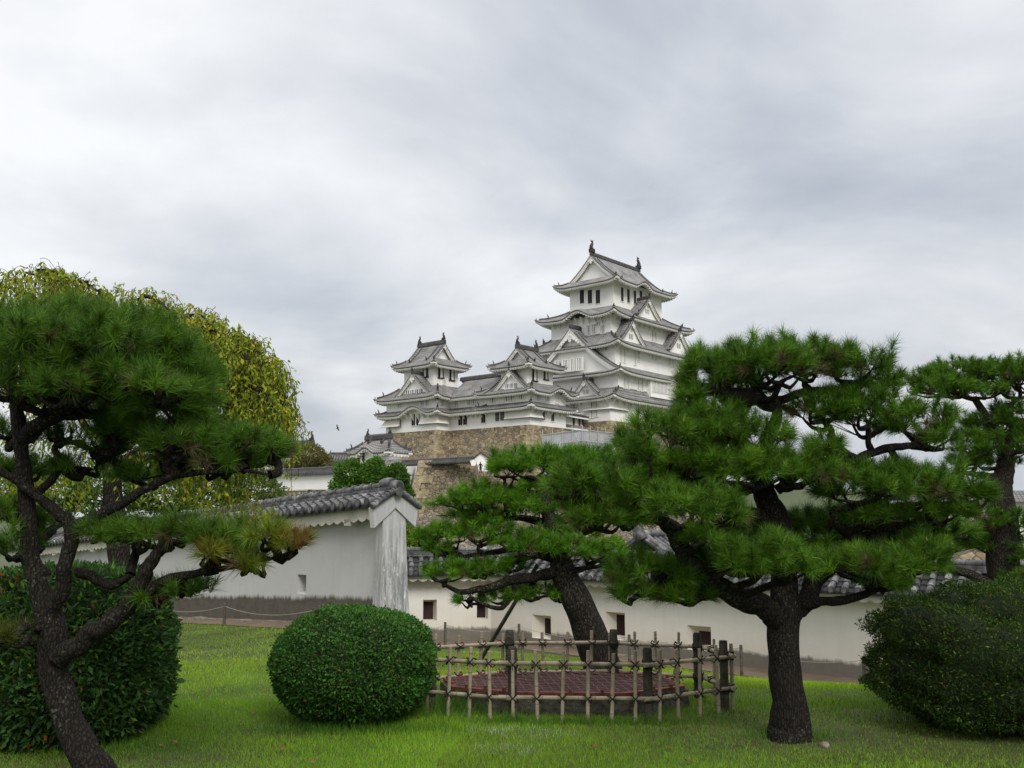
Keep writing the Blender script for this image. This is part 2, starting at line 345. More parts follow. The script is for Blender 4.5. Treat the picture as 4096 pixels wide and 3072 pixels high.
def gable_front(parent, sub, c, k, al, ou, hw, z0, z1, cc=.3, board=.75, fancy=False, lat=0, inset=.6, nm='gable'):
    """white triangle, barge boards and pendant. ou = plane of the barge boards"""
    mb = MB(); n = 12
    def cur(t): return z1 - (z1 - z0) * g(t, cc)
    ts = [i / n for i in range(-n, n + 1)]
    top = [side(c, k, al + hw * t, ou - inset, cur(abs(t)) - .2) for t in ts]; bot = [side(c, k, al + hw * t, ou - inset, z0 - .6) for t in ts]
    mb.grid([top, bot], M['plaster'], None, False)
    for o_, b0, b1, in ((0.02, .12, board * .55), (-.14, board * .45, board)):
        for sg in (-1, 1):
            A = [side(c, k, al + sg * hw * i / n, ou + o_, cur(i / n) - b0) for i in range(n + 1)]
            B = [side(c, k, al + sg * hw * i / n, ou + o_, cur(i / n) - b0 - (b1 - b0) * (1 + .1 * i / n)) for i in range(n + 1)]
            Bk = [side(c, k, al + sg * hw * i / n, ou + o_ - .25, cur(i / n) - b0 - (b1 - b0) * (1 + .1 * i / n)) for i in range(n + 1)]
            mb.grid([A, B, Bk], M['plaster'], None, False)
    gegyo(mb, c, k, al, ou + .05, z1 - board - (z1 - z0) * .10, (z1 - z0) * (.105 if fancy else .12), fancy)
    if lat:
        for i in range(lat):
            a = al + (i - (lat - 1) / 2) * hw * .2; zc = z0 + (z1 - z0) * .26
            p = side(c, k, a, ou - inset + .03, zc); hh = (z1 - z0) * .12
            axx = ((0, 1, 0), (1, 0, 0), (0, 0, 1)) if k in 'LE' else ((1, 0, 0), (0, 1, 0), (0, 0, 1))
            mb.box(p, (hw * .065, .03, hh), M['shade'], axx)
            mb.box(side(c, k, a, ou - inset + .07, zc), (hw * .012, .03, hh), M['plaster'], axx)
    return mb.build(nm, parent, sub)
def dirk(k): return {'R': (0, -1, 0), 'B': (0, 1, 0), 'L': (-1, 0, 0), 'E': (1, 0, 0)}[k]
def dormer(parent, c, k, al, ou0, ou1, hw, z0, z1, cc=.3, lat=2, fancy=False, fin=1.1, board=.7):
    mb = MB(); n = 10; nn = 8
    def cur(t): return z1 - (z1 - z0) * g(t, cc)
    for sg in (-1, 1):
        rows, uvs, low = [], [], []
        for j in range(nn + 1):
            o_ = ou0 + (ou1 - ou0) * j / nn
            rows.append([side(c, k, al + sg * (hw * 1.06) * i / n, o_, cur(i / n * 1.06)) for i in range(n + 1)])
            uvs.append([(o_, hw * i / n * 1.25) for i in range(n + 1)])
        mb.grid(rows, M['tile'], uvs)
        A = rows[-1]; B = [(p[0], p[1], p[2] - .2) for p in A]; mb.grid([A, B], M['dtile'], None, False)
        A = [r[-1] for r in rows]; B = [(p[0], p[1], p[2] - .3) for p in A]; mb.grid([A, B], M['dtile'], None, False)
        und = [[(p[0], p[1], p[2] - .25) for p in r] for r in rows[-3:]]; mb.grid(und, M['soffit'], None, False)
        ridge_line(mb, [side(c, k, al + sg * hw * i / n, ou1 - .45, cur(i / n) + .02) for i in range(1, n)], .16, .22)
        finial(mb, side(c, k, al + sg * hw * .93, ou1 - .45, cur(.93) + .1), np.array(dirk(k)) * .7 + np.array(side((0, 0), k, sg * .7, 0, 0)), .6)
        for i in range(1, int(hw * 1.3 / .4)):
            t = i * .4 / (hw * 1.3); p = side(c, k, al + sg * hw * t, ou1 + .02, cur(t) - .1); mb.box(p, (.1, .1, .1), M['tend'])
    ridge_line(mb, [side(c, k, al, ou0, z1), side(c, k, al, ou1 + .05, z1 + .12)], .24, .5)
    finial(mb, side(c, k, al, ou1 - .1, z1 + .35), dirk(k), fin)
    r = mb.build('dormer_roof', parent)
    gable_front(parent, r, c, k, al, ou1 - .15, hw, z0, z1 - .12, cc, board, fancy, lat); return r
def irimoya(parent, c, half_, wall, ze, zr, ax, rh, up=.75, kar=None, fish=2.0, fancy=False, cc=.32, board=.8, lat=0, gables=True):
    """hip-and-gable roof. ax='u' or 'v' ridge axis, rh = half length of the ridge (barge plane)"""
    kar = kar or {}; mb = MB(); eb = MB(); hips = []
    A, B = half_ if ax == 'u' else half_[::-1]; wa, wb = wall if ax == 'u' else wall[::-1]
    ms = 'RB' if ax == 'u' else 'LE'; gs = 'LE' if ax == 'u' else 'RB'; c_al = c[0] if ax == 'u' else c[1]; c_gb = c[1] if ax == 'u' else c[0]
    tg = 1 - (A - rh) / B
    zf = lambda t: zr + (ze - zr) * g(t, cc)
    for k in ms:
        n = 8; rows, uvs = [], []
        for j in range(n + 1):
            t = tg * j / n; rows.append([side(c, k, c_al + s * rh, B * t, zf(t)) for s in np.linspace(-1, 1, 25)]); uvs.append([(c_al + s * rh, B * t * 1.2) for s in np.linspace(-1, 1, 25)])
        mb.grid(rows, M['tile'], uvs)
        slope_side(mb, eb, c, k, c_al, lambda t: rh + (A - rh) * (t - tg) / (1 - tg), lambda t: B * t, zf, tg, 1, kar.get(k, []), up, wb / B)
    for k in gs:
        slope_side(mb, eb, c, k, c_gb, lambda t: B * t, lambda t: rh + (A - rh) * (t - tg) / (1 - tg), zf, tg, 1, kar.get(k, []), up, tg + (1 - tg) * (wa - rh) / (A - rh))
        mb.face([side(c, k, c_gb - B * tg, rh, zf(tg)), side(c, k, c_gb + B * tg, rh, zf(tg)), side(c, k, c_gb + B * tg, rh - 1, zf(tg)), side(c, k, c_gb - B * tg, rh - 1, zf(tg))], M['tile'])
        for sg in (-1, 1):   # tile edge over the barge boards and the descending ridges
            e0 = [side(c, k, c_gb + sg * B * tg * i / 10, rh, zf(tg * i / 10)) for i in range(11)]
            mb.grid([e0, [(p[0], p[1], p[2] - .22) for p in e0]], M['dtile'], None, False)
            mb.grid([[(p[0], p[1], p[2] - .22) for p in e0], [side(c, k, c_gb + sg * B * tg * i / 10, rh - .7, zf(tg * i / 10) - .22) for i in range(11)]], M['soffit'], None, False)
            hip = MB(); hips.append(('descending_ridge', hip))
            ridge_line(hip, [side(c, k, c_gb + sg * B * (tg * .98) * i / 10, rh - .3, zf(tg * i / 10)) for i in range(1, 11)], .15, .2)
            tl = min(.86, tg + .12)
            ridge_line(hip, [side(c, k, c_gb + sg * B * tl * i / 10, rh - 1.5, zf(tl * i / 10)) for i in range(1, 11)], .18, .28)
            finial(hip, side(c, k, c_gb + sg * B * tl, rh - 1.5, zf(tl) + .1), side((0, 0), {'L': 'B', 'E': 'B', 'R': 'E', 'B': 'E'}[k] if sg > 0 else {'L': 'R', 'E': 'R', 'R': 'L', 'B': 'L'}[k], 0, 1, 0), .8)
            for i in range(1, int(B * tg * 1.25 / .42)):
                t = i * .42 / (B * 1.25); p = side(c, k, c_gb + sg * B * t, rh + .02, zf(t) - .1)
                if t < tg: mb.box(p, (.1, .1, .1), M['tend'])
    for su in (-1, 1):
        for sv in (-1, 1):
            pts = []
            for j in range(9):
                t = tg + (1 - tg) * j / 8; a = rh + (A - rh) * j / 8; b = B * t; z = zf(t) + up * (j / 8) ** 2
                pts.append((c[0] + su * a, c[1] + sv * b, z) if ax == 'u' else (c[0] + su * b, c[1] + sv * a, z))
            dd = np.array([su, sv, 0]) / math.sqrt(2)
            hip = MB(); hips.append(('hip_ridge', hip)); ridge_line(hip, pts[:-1]); finial(hip, np.array(pts[5]) + (0, 0, .15), dd, .85); finial(hip, np.array(pts[8]) - dd * .3, dd, .55)
    zt = zf(0)
    e0, e1 = (side(c, gs[0], c_gb, rh, zt), side(c, gs[1], c_gb, rh, zt))
    hip = MB(); hips.append(('main_ridge', hip)); ridge_line(hip, [e0, np.array(e0) * .5 + np.array(e1) * .5, e1], .3, .75); 
    r = mb.build('roof', parent); eb.build('eaves', parent, r)
    for nm_, h in hips: h.build(nm_, parent, r)
    for k in gs:
        gable_front(parent, r, c, k, c_gb, rh - .1, B * tg, zf(tg), zt - .1, cc, board, fancy, lat, .9)
        if fish: shachi(parent, side(c, k, c_gb, rh - .5, zt + .6), dirk(k), fish)
    return r
def walls(parent, c, half_, z0, z1, name='wall'):
    mb = MB(); mb.box((c[0], c[1], (z0 + z1) / 2), (half_[0], half_[1], (z1 - z0) / 2), M['plaster']); return mb.build(name, parent)
WMESH = {}
def window(parent, k, at, al, z, w, h, kind='lattice'):
    """at = wall plane coordinate (u for L, v for R)"""
    key = (k, round(w, 1), round(h, 1), kind); p = (at, al, z) if k == 'L' else (al, at, z)
    s = np.array((0, 1, 0)) if k == 'L' else np.array((1, 0, 0)); d = np.array(dirk(k)); ax = (s, d, (0, 0, 1))
    if key not in WMESH:
        mb = MB(); w_, h_ = key[1] / 2, key[2] / 2
        back = M['void'] if kind in ('dark', 'open', 'bell') else M['shade']
        mb.box(d * .0, (w_, .05, h_), back, ax)
        if kind in ('lattice', 'grille'):
            nb = max(2, int(w_ * 2 / .34))
            for i in range(nb): mb.box(s * ((i + .5) / nb * 2 - 1) * w_ + d * .06, (w_ / nb * .42, .07, h_), M['plaster'], ax)
        if kind == 'barred':
            for i in range(3): mb.box(s * (i - 1) * w_ * .6 + d * .05, (.035, .05, h_), M['orn'], ax)
            for i in range(3): mb.box(d * .06 + np.array([0, 0, (i - 1) * h_ * .5]), (w_, .04, .035), M['orn'], ax)
        if kind == 'dark': mb.box(s * w_ * .05 + d * .05, (.04, .03, h_), M['shade'], ax)
        if kind == 'bell':
            n = 10; o = [s * (w_ * .8 * (1 - .0)) * sg + np.array([0, 0, -h_]) for sg in (1,)]
            outl = [(-1, -1), (-.9, .2), (-.75, .6), (-.4, .85), (0, 1.05), (.4, .85), (.75, .6), (.9, .2), (1, -1)]
            for (a, b), (a2, b2) in zip(outl[:-1], outl[1:]):
                mb.tube([s * a * w_ + d * .08 + np.array([0, 0, b * h_]), s * a2 * w_ + d * .08 + np.array([0, 0, b2 * h_])], .10, M['wood'], 5)
            mb.box(d * .1 - np.array([0, 0, h_ + .1]), (w_ * 1.3, .14, .1), M['orn'], ax)
            mb.box(d * .07 - np.array([0, 0, h_ * .15]) + s * w_ * .2, (w_ * .45, .05, h_ * .85), M['plaster'], ax)
        if kind != 'bell':
            for sg in (-1, 1): mb.box(s * sg * (w_ + .05) + d * .03, (.05, .12, h_ + .1), M['plaster'], ax)
            for sg in (-1, 1): mb.box(d * .03 + np.array([0, 0, sg * (h_ + .05)]), (w_, .12, .05), M['plaster'], ax)
        me = mb.build('window'); WMESH[key] = me.data; COL.objects.unlink(me); bpy.data.objects.remove(me)
    o = bpy.data.objects.new('window', WMESH[key]); COL.objects.link(o); o.parent = parent; o.location = np.array(p, float) - ORG[parent.name]; return o
def winL(parent, u, x, y, w, h, kind='lattice', hs=None):
    v, z = onL(x, y, u); return window(parent, 'L', u, v, z, w, h, kind)
def winR(parent, v, x, y, w, h, kind='lattice'):
    u, z = onR(x, y, v); return window(parent, 'R', v, u, z, w, h, kind)
# ---------------------------------------------------------------- main keep
KC = (18.6, 10.8); Z0 = KO[2]
keep = cthing('castle_keep', KC[0], KC[1], Z0)
tag(keep, 'tallest white castle tower with five tiers of curved grey roofs on tan stone', 'castle tower')
walls(keep, KC, (18.6, 10.8), Z0, 24.2)
walls(keep, KC, (15.9, 10.9), 24.5, 29.8)
walls(keep, KC, (14.9, 9.6), 29.0, 35.3)
walls(keep, KC, (13.2, 7.6), 34, 41.8)
walls(keep, KC, (9.3, 5.6), 41, 50.0)
skirt(keep, KC, (15.9, 10.9), (20.0, 12.6), 26.4, 24.0, (18.6, 10.8), .75)
kc2, _ = onR(2725, 1440, KC[1] - 12.7)
kc5, _ = onR(2582, 1108, 2.6)
lc4, _ = onL(2303, 1250, 2.9)
z_ap2 = onL(2258, 1312, 1.6)
print('big gable apex v,z', z_ap2, 'kar', kc2, kc5, lc4)
irimoya(keep, KC, (17.7, 12.7), (15.9, 10.9), 29.3, z_ap2[1], 'u', 16.9, .75, {'R': [(kc2, 5.2, 2.2)]}, 0, True, .42, 1.1)
skirt(keep, KC, (13.2, 7.6), (17.0, 11.7), 38.0, 35.0, (14.9, 9.6), .8)
skirt(keep, KC, (9.3, 5.6), (15.7, 10.0), 44.4, 41.5, (13.2, 7.6), .85, {'L': [(lc4, 4.2, 1.5)]})
irimoya(keep, KC, (11.8, 8.2), (9.3, 5.6), 49.2, 56.0, 'u', 9.4, .85, {'R': [(kc5, 3.6, 1.25)]}, 2.7, False, .35, .8)
def dorm_R(x, y, v, hw, h, back, **kw):
    u, z = onR(x, y, v); dormer(keep, KC, 'R', u, back, KC[1] - v, hw, z - h, z, **kw)
dorm_R(2600, 1192, 2.0, 4.0, 3.7, 5.2, cc=.25)
dorm_R(2535, 1280, 0.2, 4.3, 4.4, 7.2, cc=.25)
dorm_R(2725, 1322, 0.2, 4.3, 4.4, 7.2, cc=.25)
v_, z_ = onL(2334, 1516, -0.4); dormer(keep, KC, 'L', v_, 15, KC[0] + .4, 3.6, z_ - 3.3, z_, cc=.3)
u_, z_ = 11.0, 34.5
for q in np.arange(14, 30, .5):
    pass
# north-facing gable seen edge-on behind the big west gable
dormer(keep, KC, 'B', 11.0, 7, 14.2, 6.6, 31.0, 38.6, cc=.5, lat=0, fin=1.3)
# windows of the keep
for x in (2329, 2361, 2393): winL(keep, 9.3, x, 1187, 1.15, 2.9, 'dark')
for x, y in ((2487, 1178), (2512, 1184), (2538, 1190), (2562, 1190)): winR(keep, 5.2, x, y, 1.0, 2.9, 'dark')
for x, y in ((2358, 1321), (2376, 1317), (2413, 1313)): winL(keep, 5.4, x, y, 1.1, 2.0)
for x, y in ((2395, 1295), (2414, 1291)): winL(keep, 5.4, x, y, 1.1, .8)
for x, y in ((2608, 1345), (2621, 1348)): winR(keep, 3.2, x, y, .9, 2.3)
winL(keep, 3.7, 2425, 1392, 1.2, 1.0)
for x, y in ((2482, 1420), (2497, 1423), (2539, 1432), (2553, 1428), (2609, 1420), (2622, 1423), (2675, 1446), (2690, 1450)): winR(keep, 1.2, x, y, .8, 2.8 if x < 2550 else 1.9)
for x, y in ((2236, 1467), (2265, 1463), (2290, 1460), (2315, 1457)): winL(keep, 2.7 - .9, x, y, 1.9, 2.4)
for x, y in ((2497, 1541), (2511, 1543), (2553, 1551), (2568, 1554)): winR(keep, -.1, x, y, .8, 3.0)
for x, y in ((2499, 1643), (2512, 1646), (2554, 1649), (2569, 1653), (2611, 1655), (2625, 1658)): winR(keep, 0, x, y, .8, 2.9)
for x, y in ((2368, 1640), (2386, 1634)): winL(keep, 0, x, y, .9, 3.0)
# lattice bay under the cusped gable
mb = MB(); ub, zb = onR(2603, 1550, -1.1)
bu0 = ub; bu1 = ub + 16
zb0, zb1 = 25.3, 29.6
mb.box(((bu0 + bu1) / 2, -.5, (zb0 + zb1) / 2), ((bu1 - bu0) / 2, .6, (zb1 - zb0) / 2), M['plaster'])
nb = 30
for i in range(nb):
    mb.box((bu0 + .4 + (bu1 - bu0 - .8) * i / (nb - 1), -1.16, zb0 + 2.5), (.11, .08, 1.5), M['plaster'])
mb.box(((bu0 + bu1) / 2, -1.11, zb0 + 2.5), ((bu1 - bu0) / 2 - .3, .02, 1.5), M['shade'])
mb.build('bay_window', keep)
# stone drops / struts under first roof
def struts(parent, k, at, a0, a1, z, n, sz=1.0):
    mb = MB(); d = np.array(dirk(k), float); s = np.array((0, 1, 0)) if k == 'L' else np.array((1, 0, 0))
    for i in range(n):
        al = a0 + (a1 - a0) * i / (n - 1); p = np.array((at, al, z) if k == 'L' else (al, at, z), float); w_ = .12
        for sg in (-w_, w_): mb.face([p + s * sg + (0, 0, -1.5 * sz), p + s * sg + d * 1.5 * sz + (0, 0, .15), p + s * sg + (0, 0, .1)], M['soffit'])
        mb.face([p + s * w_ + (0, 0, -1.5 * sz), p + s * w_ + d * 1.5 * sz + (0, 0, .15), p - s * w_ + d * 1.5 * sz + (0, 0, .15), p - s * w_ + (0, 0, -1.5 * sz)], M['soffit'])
    return mb.build('eave_struts', parent)
struts(keep, 'R', 0, .3, 36, 23.9, 17); struts(keep, 'L', 0, 0.3, 20, 23.9, 10)
struts(keep, 'R', KC[1] - 7.6, 6, 31, 41.6, 14, .9); struts(keep, 'L', KC[0] - 13.2, 4, 17.5, 41.6, 10, .9)
struts(keep, 'R', KC[1] - 9.6, 4.2, 32, 35.0, 8, .8); struts(keep, 'R', -.1, 3.2, 14, 29.2, 5, .8)
def stone_drop(parent, u, v, lu, lv, z0, z1, fl=.9):
    """flared box round a building corner at (u,v) (front corner)"""
    mb = MB(); e = .04
    a = [(u - e, v + lv, z1), (u - e, v - e, z1), (u + lu, v - e, z1)]; b = [(u - fl, v + lv + .1, z0), (u - fl, v - fl, z0), (u + lu + .1, v - fl, z0)]
    mb.grid([a, b], M['soffit'], None, False)
    mb.face([a[0], b[0], (u, v + lv, z0)], M['soffit']); mb.face([a[2], b[2], (u + lu, v, z0)], M['soffit'])
    mb.face([b[0], b[1], b[2], (u + lu, v, z0), (u, v, z0), (u, v + lv, z0)], M['shade'])
    q = [(p[0], p[1], z0 + .0) for p in b]
    mb.tube(q, .1, M['plaster'], 4)
    return mb.build('stone_drop', parent)
stone_drop(keep, 0, 0, 5.5, 6, Z0 + 2.3, Z0 + 2.75, .5)
# ---------------------------------------------------------------- west small keep
M['tile_light'] = M['tile']; M['tile'] = tile_far((.075, .07, .066), (.20, .19, .175), .45)
WU, WV, WZ = -19.2, 4.0, 17.7
we = onR(2264, 1715, WV)[0]
wc = ((WU + we) / 2, WV + 5.2); wh = ((we - WU) / 2, 5.2)
west = cthing('castle_turret', wc[0], wc[1], WZ)
tag(west, 'small white castle tower just left of the tallest, its top gable facing left', 'castle tower')
z_e1 = onL(2123, 1607, WU - 1.6)[1] - .55; z_e2 = onL(2127, 1545, WU - 1.6)[1] - .6; z_e3 = 0
print('west', we, wc, wh, z_e1, z_e2)
walls(west, wc, wh, WZ, z_e2 + .2)
skirt(west, wc, (wh[0], wh[1]), (wh[0] + 1.7, wh[1] + 1.7), z_e1 + .95, z_e1, wh, .6)
tc_ = None
# top storey
t_c, _t = onL(2111, 1500, WU + 1.3); tu0, tv0 = WU + 1.2, t_c
tl, _t = onL(2005, 1500, tu0); tr, _t = onR(2211, 1510, tv0)
twh = ((tr - tu0) / 2, (tl - tv0) / 2); twc = ((tr + tu0) / 2, (tl + tv0) / 2)
zt_e = onL(2115, 1443, tu0 - 1.6)[1] - .6
print('west top', tu0, tv0, twh, twc, zt_e)
walls(west, twc, twh, z_e2 - 1, zt_e + .5)
z_rw = onL(2058, 1390, tu0 + .6)[1]
skirt(west, wc, (wh[0] - 1.5, wh[1] - .8), (wh[0] + 1.8, wh[1] + 1.8), z_e2 + 1.9, z_e2, wh, .6, {'R': [(wc[0] + 1.6, 3.6, 1.2)]})
irimoya(west, twc, (twh[0] + 1.9, twh[1] + 1.9), twh, zt_e, z_rw, 'u', twh[0] - .5, .65, None, 1.6, False, .35, .6)
v_, z_ = onL(2034, 1474, WU - .6); dormer(west, wc, 'L', v_, wh[0] - 4, wh[0] + .6, 5.0, z_ - 4.3, z_, cc=.3, lat=3)
for x, y in ((2084, 1462), ): winL(west, tu0, x, y, .9, 1.4)
winR(west, tv0, 2154, 1464, 1.0, 1.0)
winR(west, tv0, 2138, 1494, 1.3, 2.6, 'bell'); winR(west, tv0, 2183, 1497, 1.2, 1.9, 'bell')
for x, y in ((2151, 1575), (2190, 1581), (2228, 1588)): winR(west, WV, x, y, 1.1, 2.3)
for x, y in ((2171, 1655), (2209, 1660)): winR(west, WV, x, y, 1.0, 2.3, 'barred')
stone_drop(west, WU, WV, 3.0, 5.6, WZ + 1.35, z_e1 - .5, .6)
# ---------------------------------------------------------------- north-west small keep (left end)
IU = WU - 3.4; iv, _z = onL(1749, 1719, IU); il, _z = onL(1544, 1730, IU); ir = WU + 6
ic = ((IU + ir) / 2, (iv + il) / 2); ih = ((ir - IU) / 2, (il - iv) / 2)
inui = cthing('castle_turret', ic[0], ic[1], WZ)
tag(inui, 'small white castle tower at the left end, its top gable facing right', 'castle tower')
ze1 = onL(1747, 1632, IU - 1.5)[1] - .6; ze2 = onL(1747, 1568, IU - 1.5)[1] - .6
print('inui', ic, ih, ze1, ze2)
walls(inui, ic, ih, WZ, ze2 + .2)
k1 = onL(1648, 1620, IU - 1.6)[0]
skirt(inui, ic, ih, (ih[0] + 1.7, ih[1] + 1.7), ze1 + .95, ze1, ih, .6, {'L': [(k1, 4.6, 1.5)]})
itu = IU + 2.6; itv, _z = onL(1735, 1500, itu); itl, _z = onL(1617, 1500, itu); itr, _z = onR(1832, 1500, itv)
iwh = ((itr - itu) / 2, (itl - itv) / 2); iwc = ((itr + itu) / 2, (itl + itv) / 2); izt = onL(1741, 1439, itu - 1.6)[1] - .6
izr = onR(1786, 1375, itv + .8)[1]
print('inui top', iwh, iwc, izt, izr)
walls(inui, iwc, iwh, ze2 - 1, izt + .5)
skirt(inui, ic, (ih[0] - 1.8, ih[1] - 1.8), (ih[0] + 1.8, ih[1] + 1.8), ze2 + 2.6, ze2, ih, .6)
irimoya(inui, iwc, (iwh[0] + 1.9, iwh[1] + 1.9), iwh, izt, izr, 'v', iwh[1] - .3, .65, None, 1.6, False, .4, .6)
v_, z_ = onL(1647, 1492, IU - .6); dormer(inui, ic, 'L', v_, ih[0] - 4.5, ih[0] + .6, 6.2, z_ - 5.1, z_, cc=.3, lat=4)
winL(inui, itu, 1703, 1483, 1.4, 2.4, 'bell'); winR(inui, itv, 1763, 1484, 1.4, 2.6, 'bell'); winR(inui, itv, 1807, 1494, 1.3, 2.6, 'bell')
winR(inui, itv, 1775, 1467, .9, .8); winR(inui, itv, 1775, 1529, .8, .9)
for x, y in ((1600, 1609), (1692, 1601), (1711, 1601)): winL(inui, IU, x, y, 1.1, 2.1)
winR(inui, iv, 1767, 1601, 1.0, 2.2)
for x, y in ((1600, 1686), (1655, 1680), (1674, 1679)): winL(inui, IU, x, y, 1.1, 2.2, 'dark')
winL(inui, IU, 1618, 1655, 1.0, .9)
stone_drop(inui, IU, iv, 2.4, 4.4, WZ + 1.3, ze1 - .5, .6)
mb = MB(); zz0 = WZ + 1.2; zz1 = ze1 - .5
mb.grid([[(IU - .04, il - 4.2, zz1), (IU - .04, il, zz1)], [(IU - .9, il - 4.4, zz0), (IU - .9, il + .9, zz0)]], M['soffit'], None, False)
mb.face([(IU - .04, il, zz1), (IU - .9, il + .9, zz0), (IU, il + .9, zz0)], M['soffit']); mb.face([(IU - .04, il - 4.2, zz1), (IU - .9, il - 4.4, zz0), (IU, il - 4.2, zz0)], M['soffit'])
mb.tube([(IU - .9, il - 4.4, zz0), (IU - .9, il + .9, zz0)], .1, M['plaster'], 4); mb.build('stone_drop', inui)
struts(inui, 'L', IU, iv + .3, il - .3, ze1 - .1, 10, .8); struts(west, 'R', WV, WU + .3, we - .3, z_e1 - .1, 8, .8)
# ---------------------------------------------------------------- gallery between the two small keeps
gal = cthing('castle_gallery', WU + 3, (WV + 10.4 + iv) / 2, WZ)
tag(gal, 'long two-storey white gallery joining the two small castle towers', 'castle building')
g0, g1 = WV + 10.4, iv + .0
gc = (WU + 3.5, (g0 + g1) / 2); gh = (3.5, (g1 - g0) / 2 - .02)
walls(gal, (gc[0] + .02, gc[1]), gh, WZ, (z_e2 + ze2) / 2 + .2)
def lean(parent, u, v0, v1, zt, zb, oh, nm='roof', din=0.0):
    mb = MB(); eb = MB(); rows, uvs = [], []; n = 5
    for j in range(n + 1):
        t = j / n; rows.append([(u + din - (oh + din) * t, v, zt + (zb - zt) * g(t)) for v in (v0, v1)]); uvs.append([(v, (oh + din) * t * 1.2) for v in (v0, v1)])
    mb.grid(rows, M['tile'], uvs); ue = u - oh
    mb.face([(ue, v0, zb), (ue, v1, zb), (ue, v1, zb - .2), (ue, v0, zb - .2)], M['dtile'])
    eb.face([(ue + .12, v0, zb - .2), (ue + .12, v1, zb - .2), (ue + .12, v1, zb - .54), (ue + .12, v0, zb - .54)], M['plaster'])
    eb.face([(ue + .12, v0, zb - .54), (ue + .12, v1, zb - .54), (u, v1, zb - .2), (u, v0, zb - .2)], M['soffit'])
    for i in range(int((v1 - v0) / .46)): mb.box((ue - .03, v0 + .2 + i * .46, zb - .03), (.13, .1, .1), M['tend'])
    for i in range(int((v1 - v0) / .62)): eb.box((ue + .55, v0 + .2 + i * .62, zb - .6), (.38, .13, .11), M['plaster'])
    r = mb.build(nm, parent); eb.build('eaves', parent, r); return r
zg1 = (z_e1 + ze1) / 2; zg2 = (z_e2 + ze2) / 2
lean(gal, WU, WV + 9.8, iv - .2, zg1 + .95, zg1, 1.7); 
zrg = onL(1935, 1512, WU + 4)[1]
print('gallery ridge z', zrg, zg1, zg2)
lean(gal, WU, WV + 9.8, iv - .2, zrg, zg2, 1.75, din=4.0)
mb = MB(); ridge_line(mb, [(WU + 4, WV + 8, zrg), (WU + 4, iv + 1, zrg)], .35, .7)
mb.grid([[(WU + 4, WV + 8, zrg), (WU + 4, iv + 1, zrg)], [(WU + 8.7, WV + 8, zg2), (WU + 8.7, iv + 1, zg2)]], M['tile'], [[(0, 0), (18, 0)], [(0, 5), (18, 5)]], False)
mb.build('roof_ridge', gal)
for x, y in ((1825, 1606), (1878, 1599), (1896, 1597), (1972, 1588), (2028, 1581), (2048, 1579), (2087, 1573)): winL(gal if x < 2060 else west, WU, x, y, 1.0, 2.2)
for x, y in ((1843, 1677), (1862, 1675), (1935, 1667)): winL(gal, WU, x, y, 1.1, 2.3, 'dark')
for x, y in ((1991, 1660), (2011, 1658)): winL(gal if x < 2060 else west, WU, x, y, 1.1, 2.3, 'barred')
struts(gal, 'L', WU, g0, g1 - .3, z_e1 - .1, 9, .8)
# ---------------------------------------------------------------- passage wing joining the west small keep to the keep
wing = cthing('castle_wing', (we + 0) / 2, WV + 4, WZ)
tag(wing, 'low white connecting wing between the tallest tower and the small one on its left', 'castle building')
wv = WV + 2.2; zw1 = onR(2320, 1655, wv - 1.2)[1]
mb = MB(); mb.box(((we + .5) / 2 + .1, wv + 2.5, (WZ - .3 + zw1) / 2), ((0.5 - we) / 2, 2.5, (zw1 - WZ + .3) / 2 + .3), M['plaster']); mb.build('wall', wing)
mb = MB()
rows = [[(we - 1, wv + 3 - 4.3 * t, zw1 + 2.2 - 2.4 * g(t)), (0.0, wv + 3 - 4.3 * t, zw1 + 2.2 - 2.4 * g(t) - .2)] for t in np.linspace(0, 1, 6)]
mb.grid(rows, M['tile'], [[(0, t * 5), (9, t * 5)] for t in np.linspace(0, 1, 6)], False)
a, b = rows[-1]; mb.face([a, b, (b[0], b[1], b[2] - .22), (a[0], a[1], a[2] - .22)], M['dtile'])
mb.face([(a[0], a[1] + .1, a[2] - .22), (b[0], b[1] + .1, b[2] - .22), (b[0], b[1] + .1, b[2] - .6), (a[0], a[1] + .1, a[2] - .6)], M['plaster'])
for i in range(18): mb.box((a[0] + .3 + i * .46, a[1] - .03, a[2] - .03 - .01 * i), (.1, .13, .1), M['dtile'])
mb.build('roof', wing)
for x, y in ((2293, 1690), (2316, 1695), (2329, 1696)): winR(wing, wv, x, y, .8, 2.0, 'barred')
mb = MB(); zl = onR(2320, 1716, wv - 1)[1]
mb.grid([[(we - .5, wv, zl + .8), (0, wv, zl + .8)], [(we - .5, wv - 1.3, zl), (0, wv - 1.3, zl)]], M['tile'], [[(0, 0), (9, 0)], [(0, 1.5), (9, 1.5)]], False)
mb.box((we / 2, wv - 1.2, zl - .15), (-we / 2, .1, .15), M['plaster']); mb.build('lower_roof', wing)
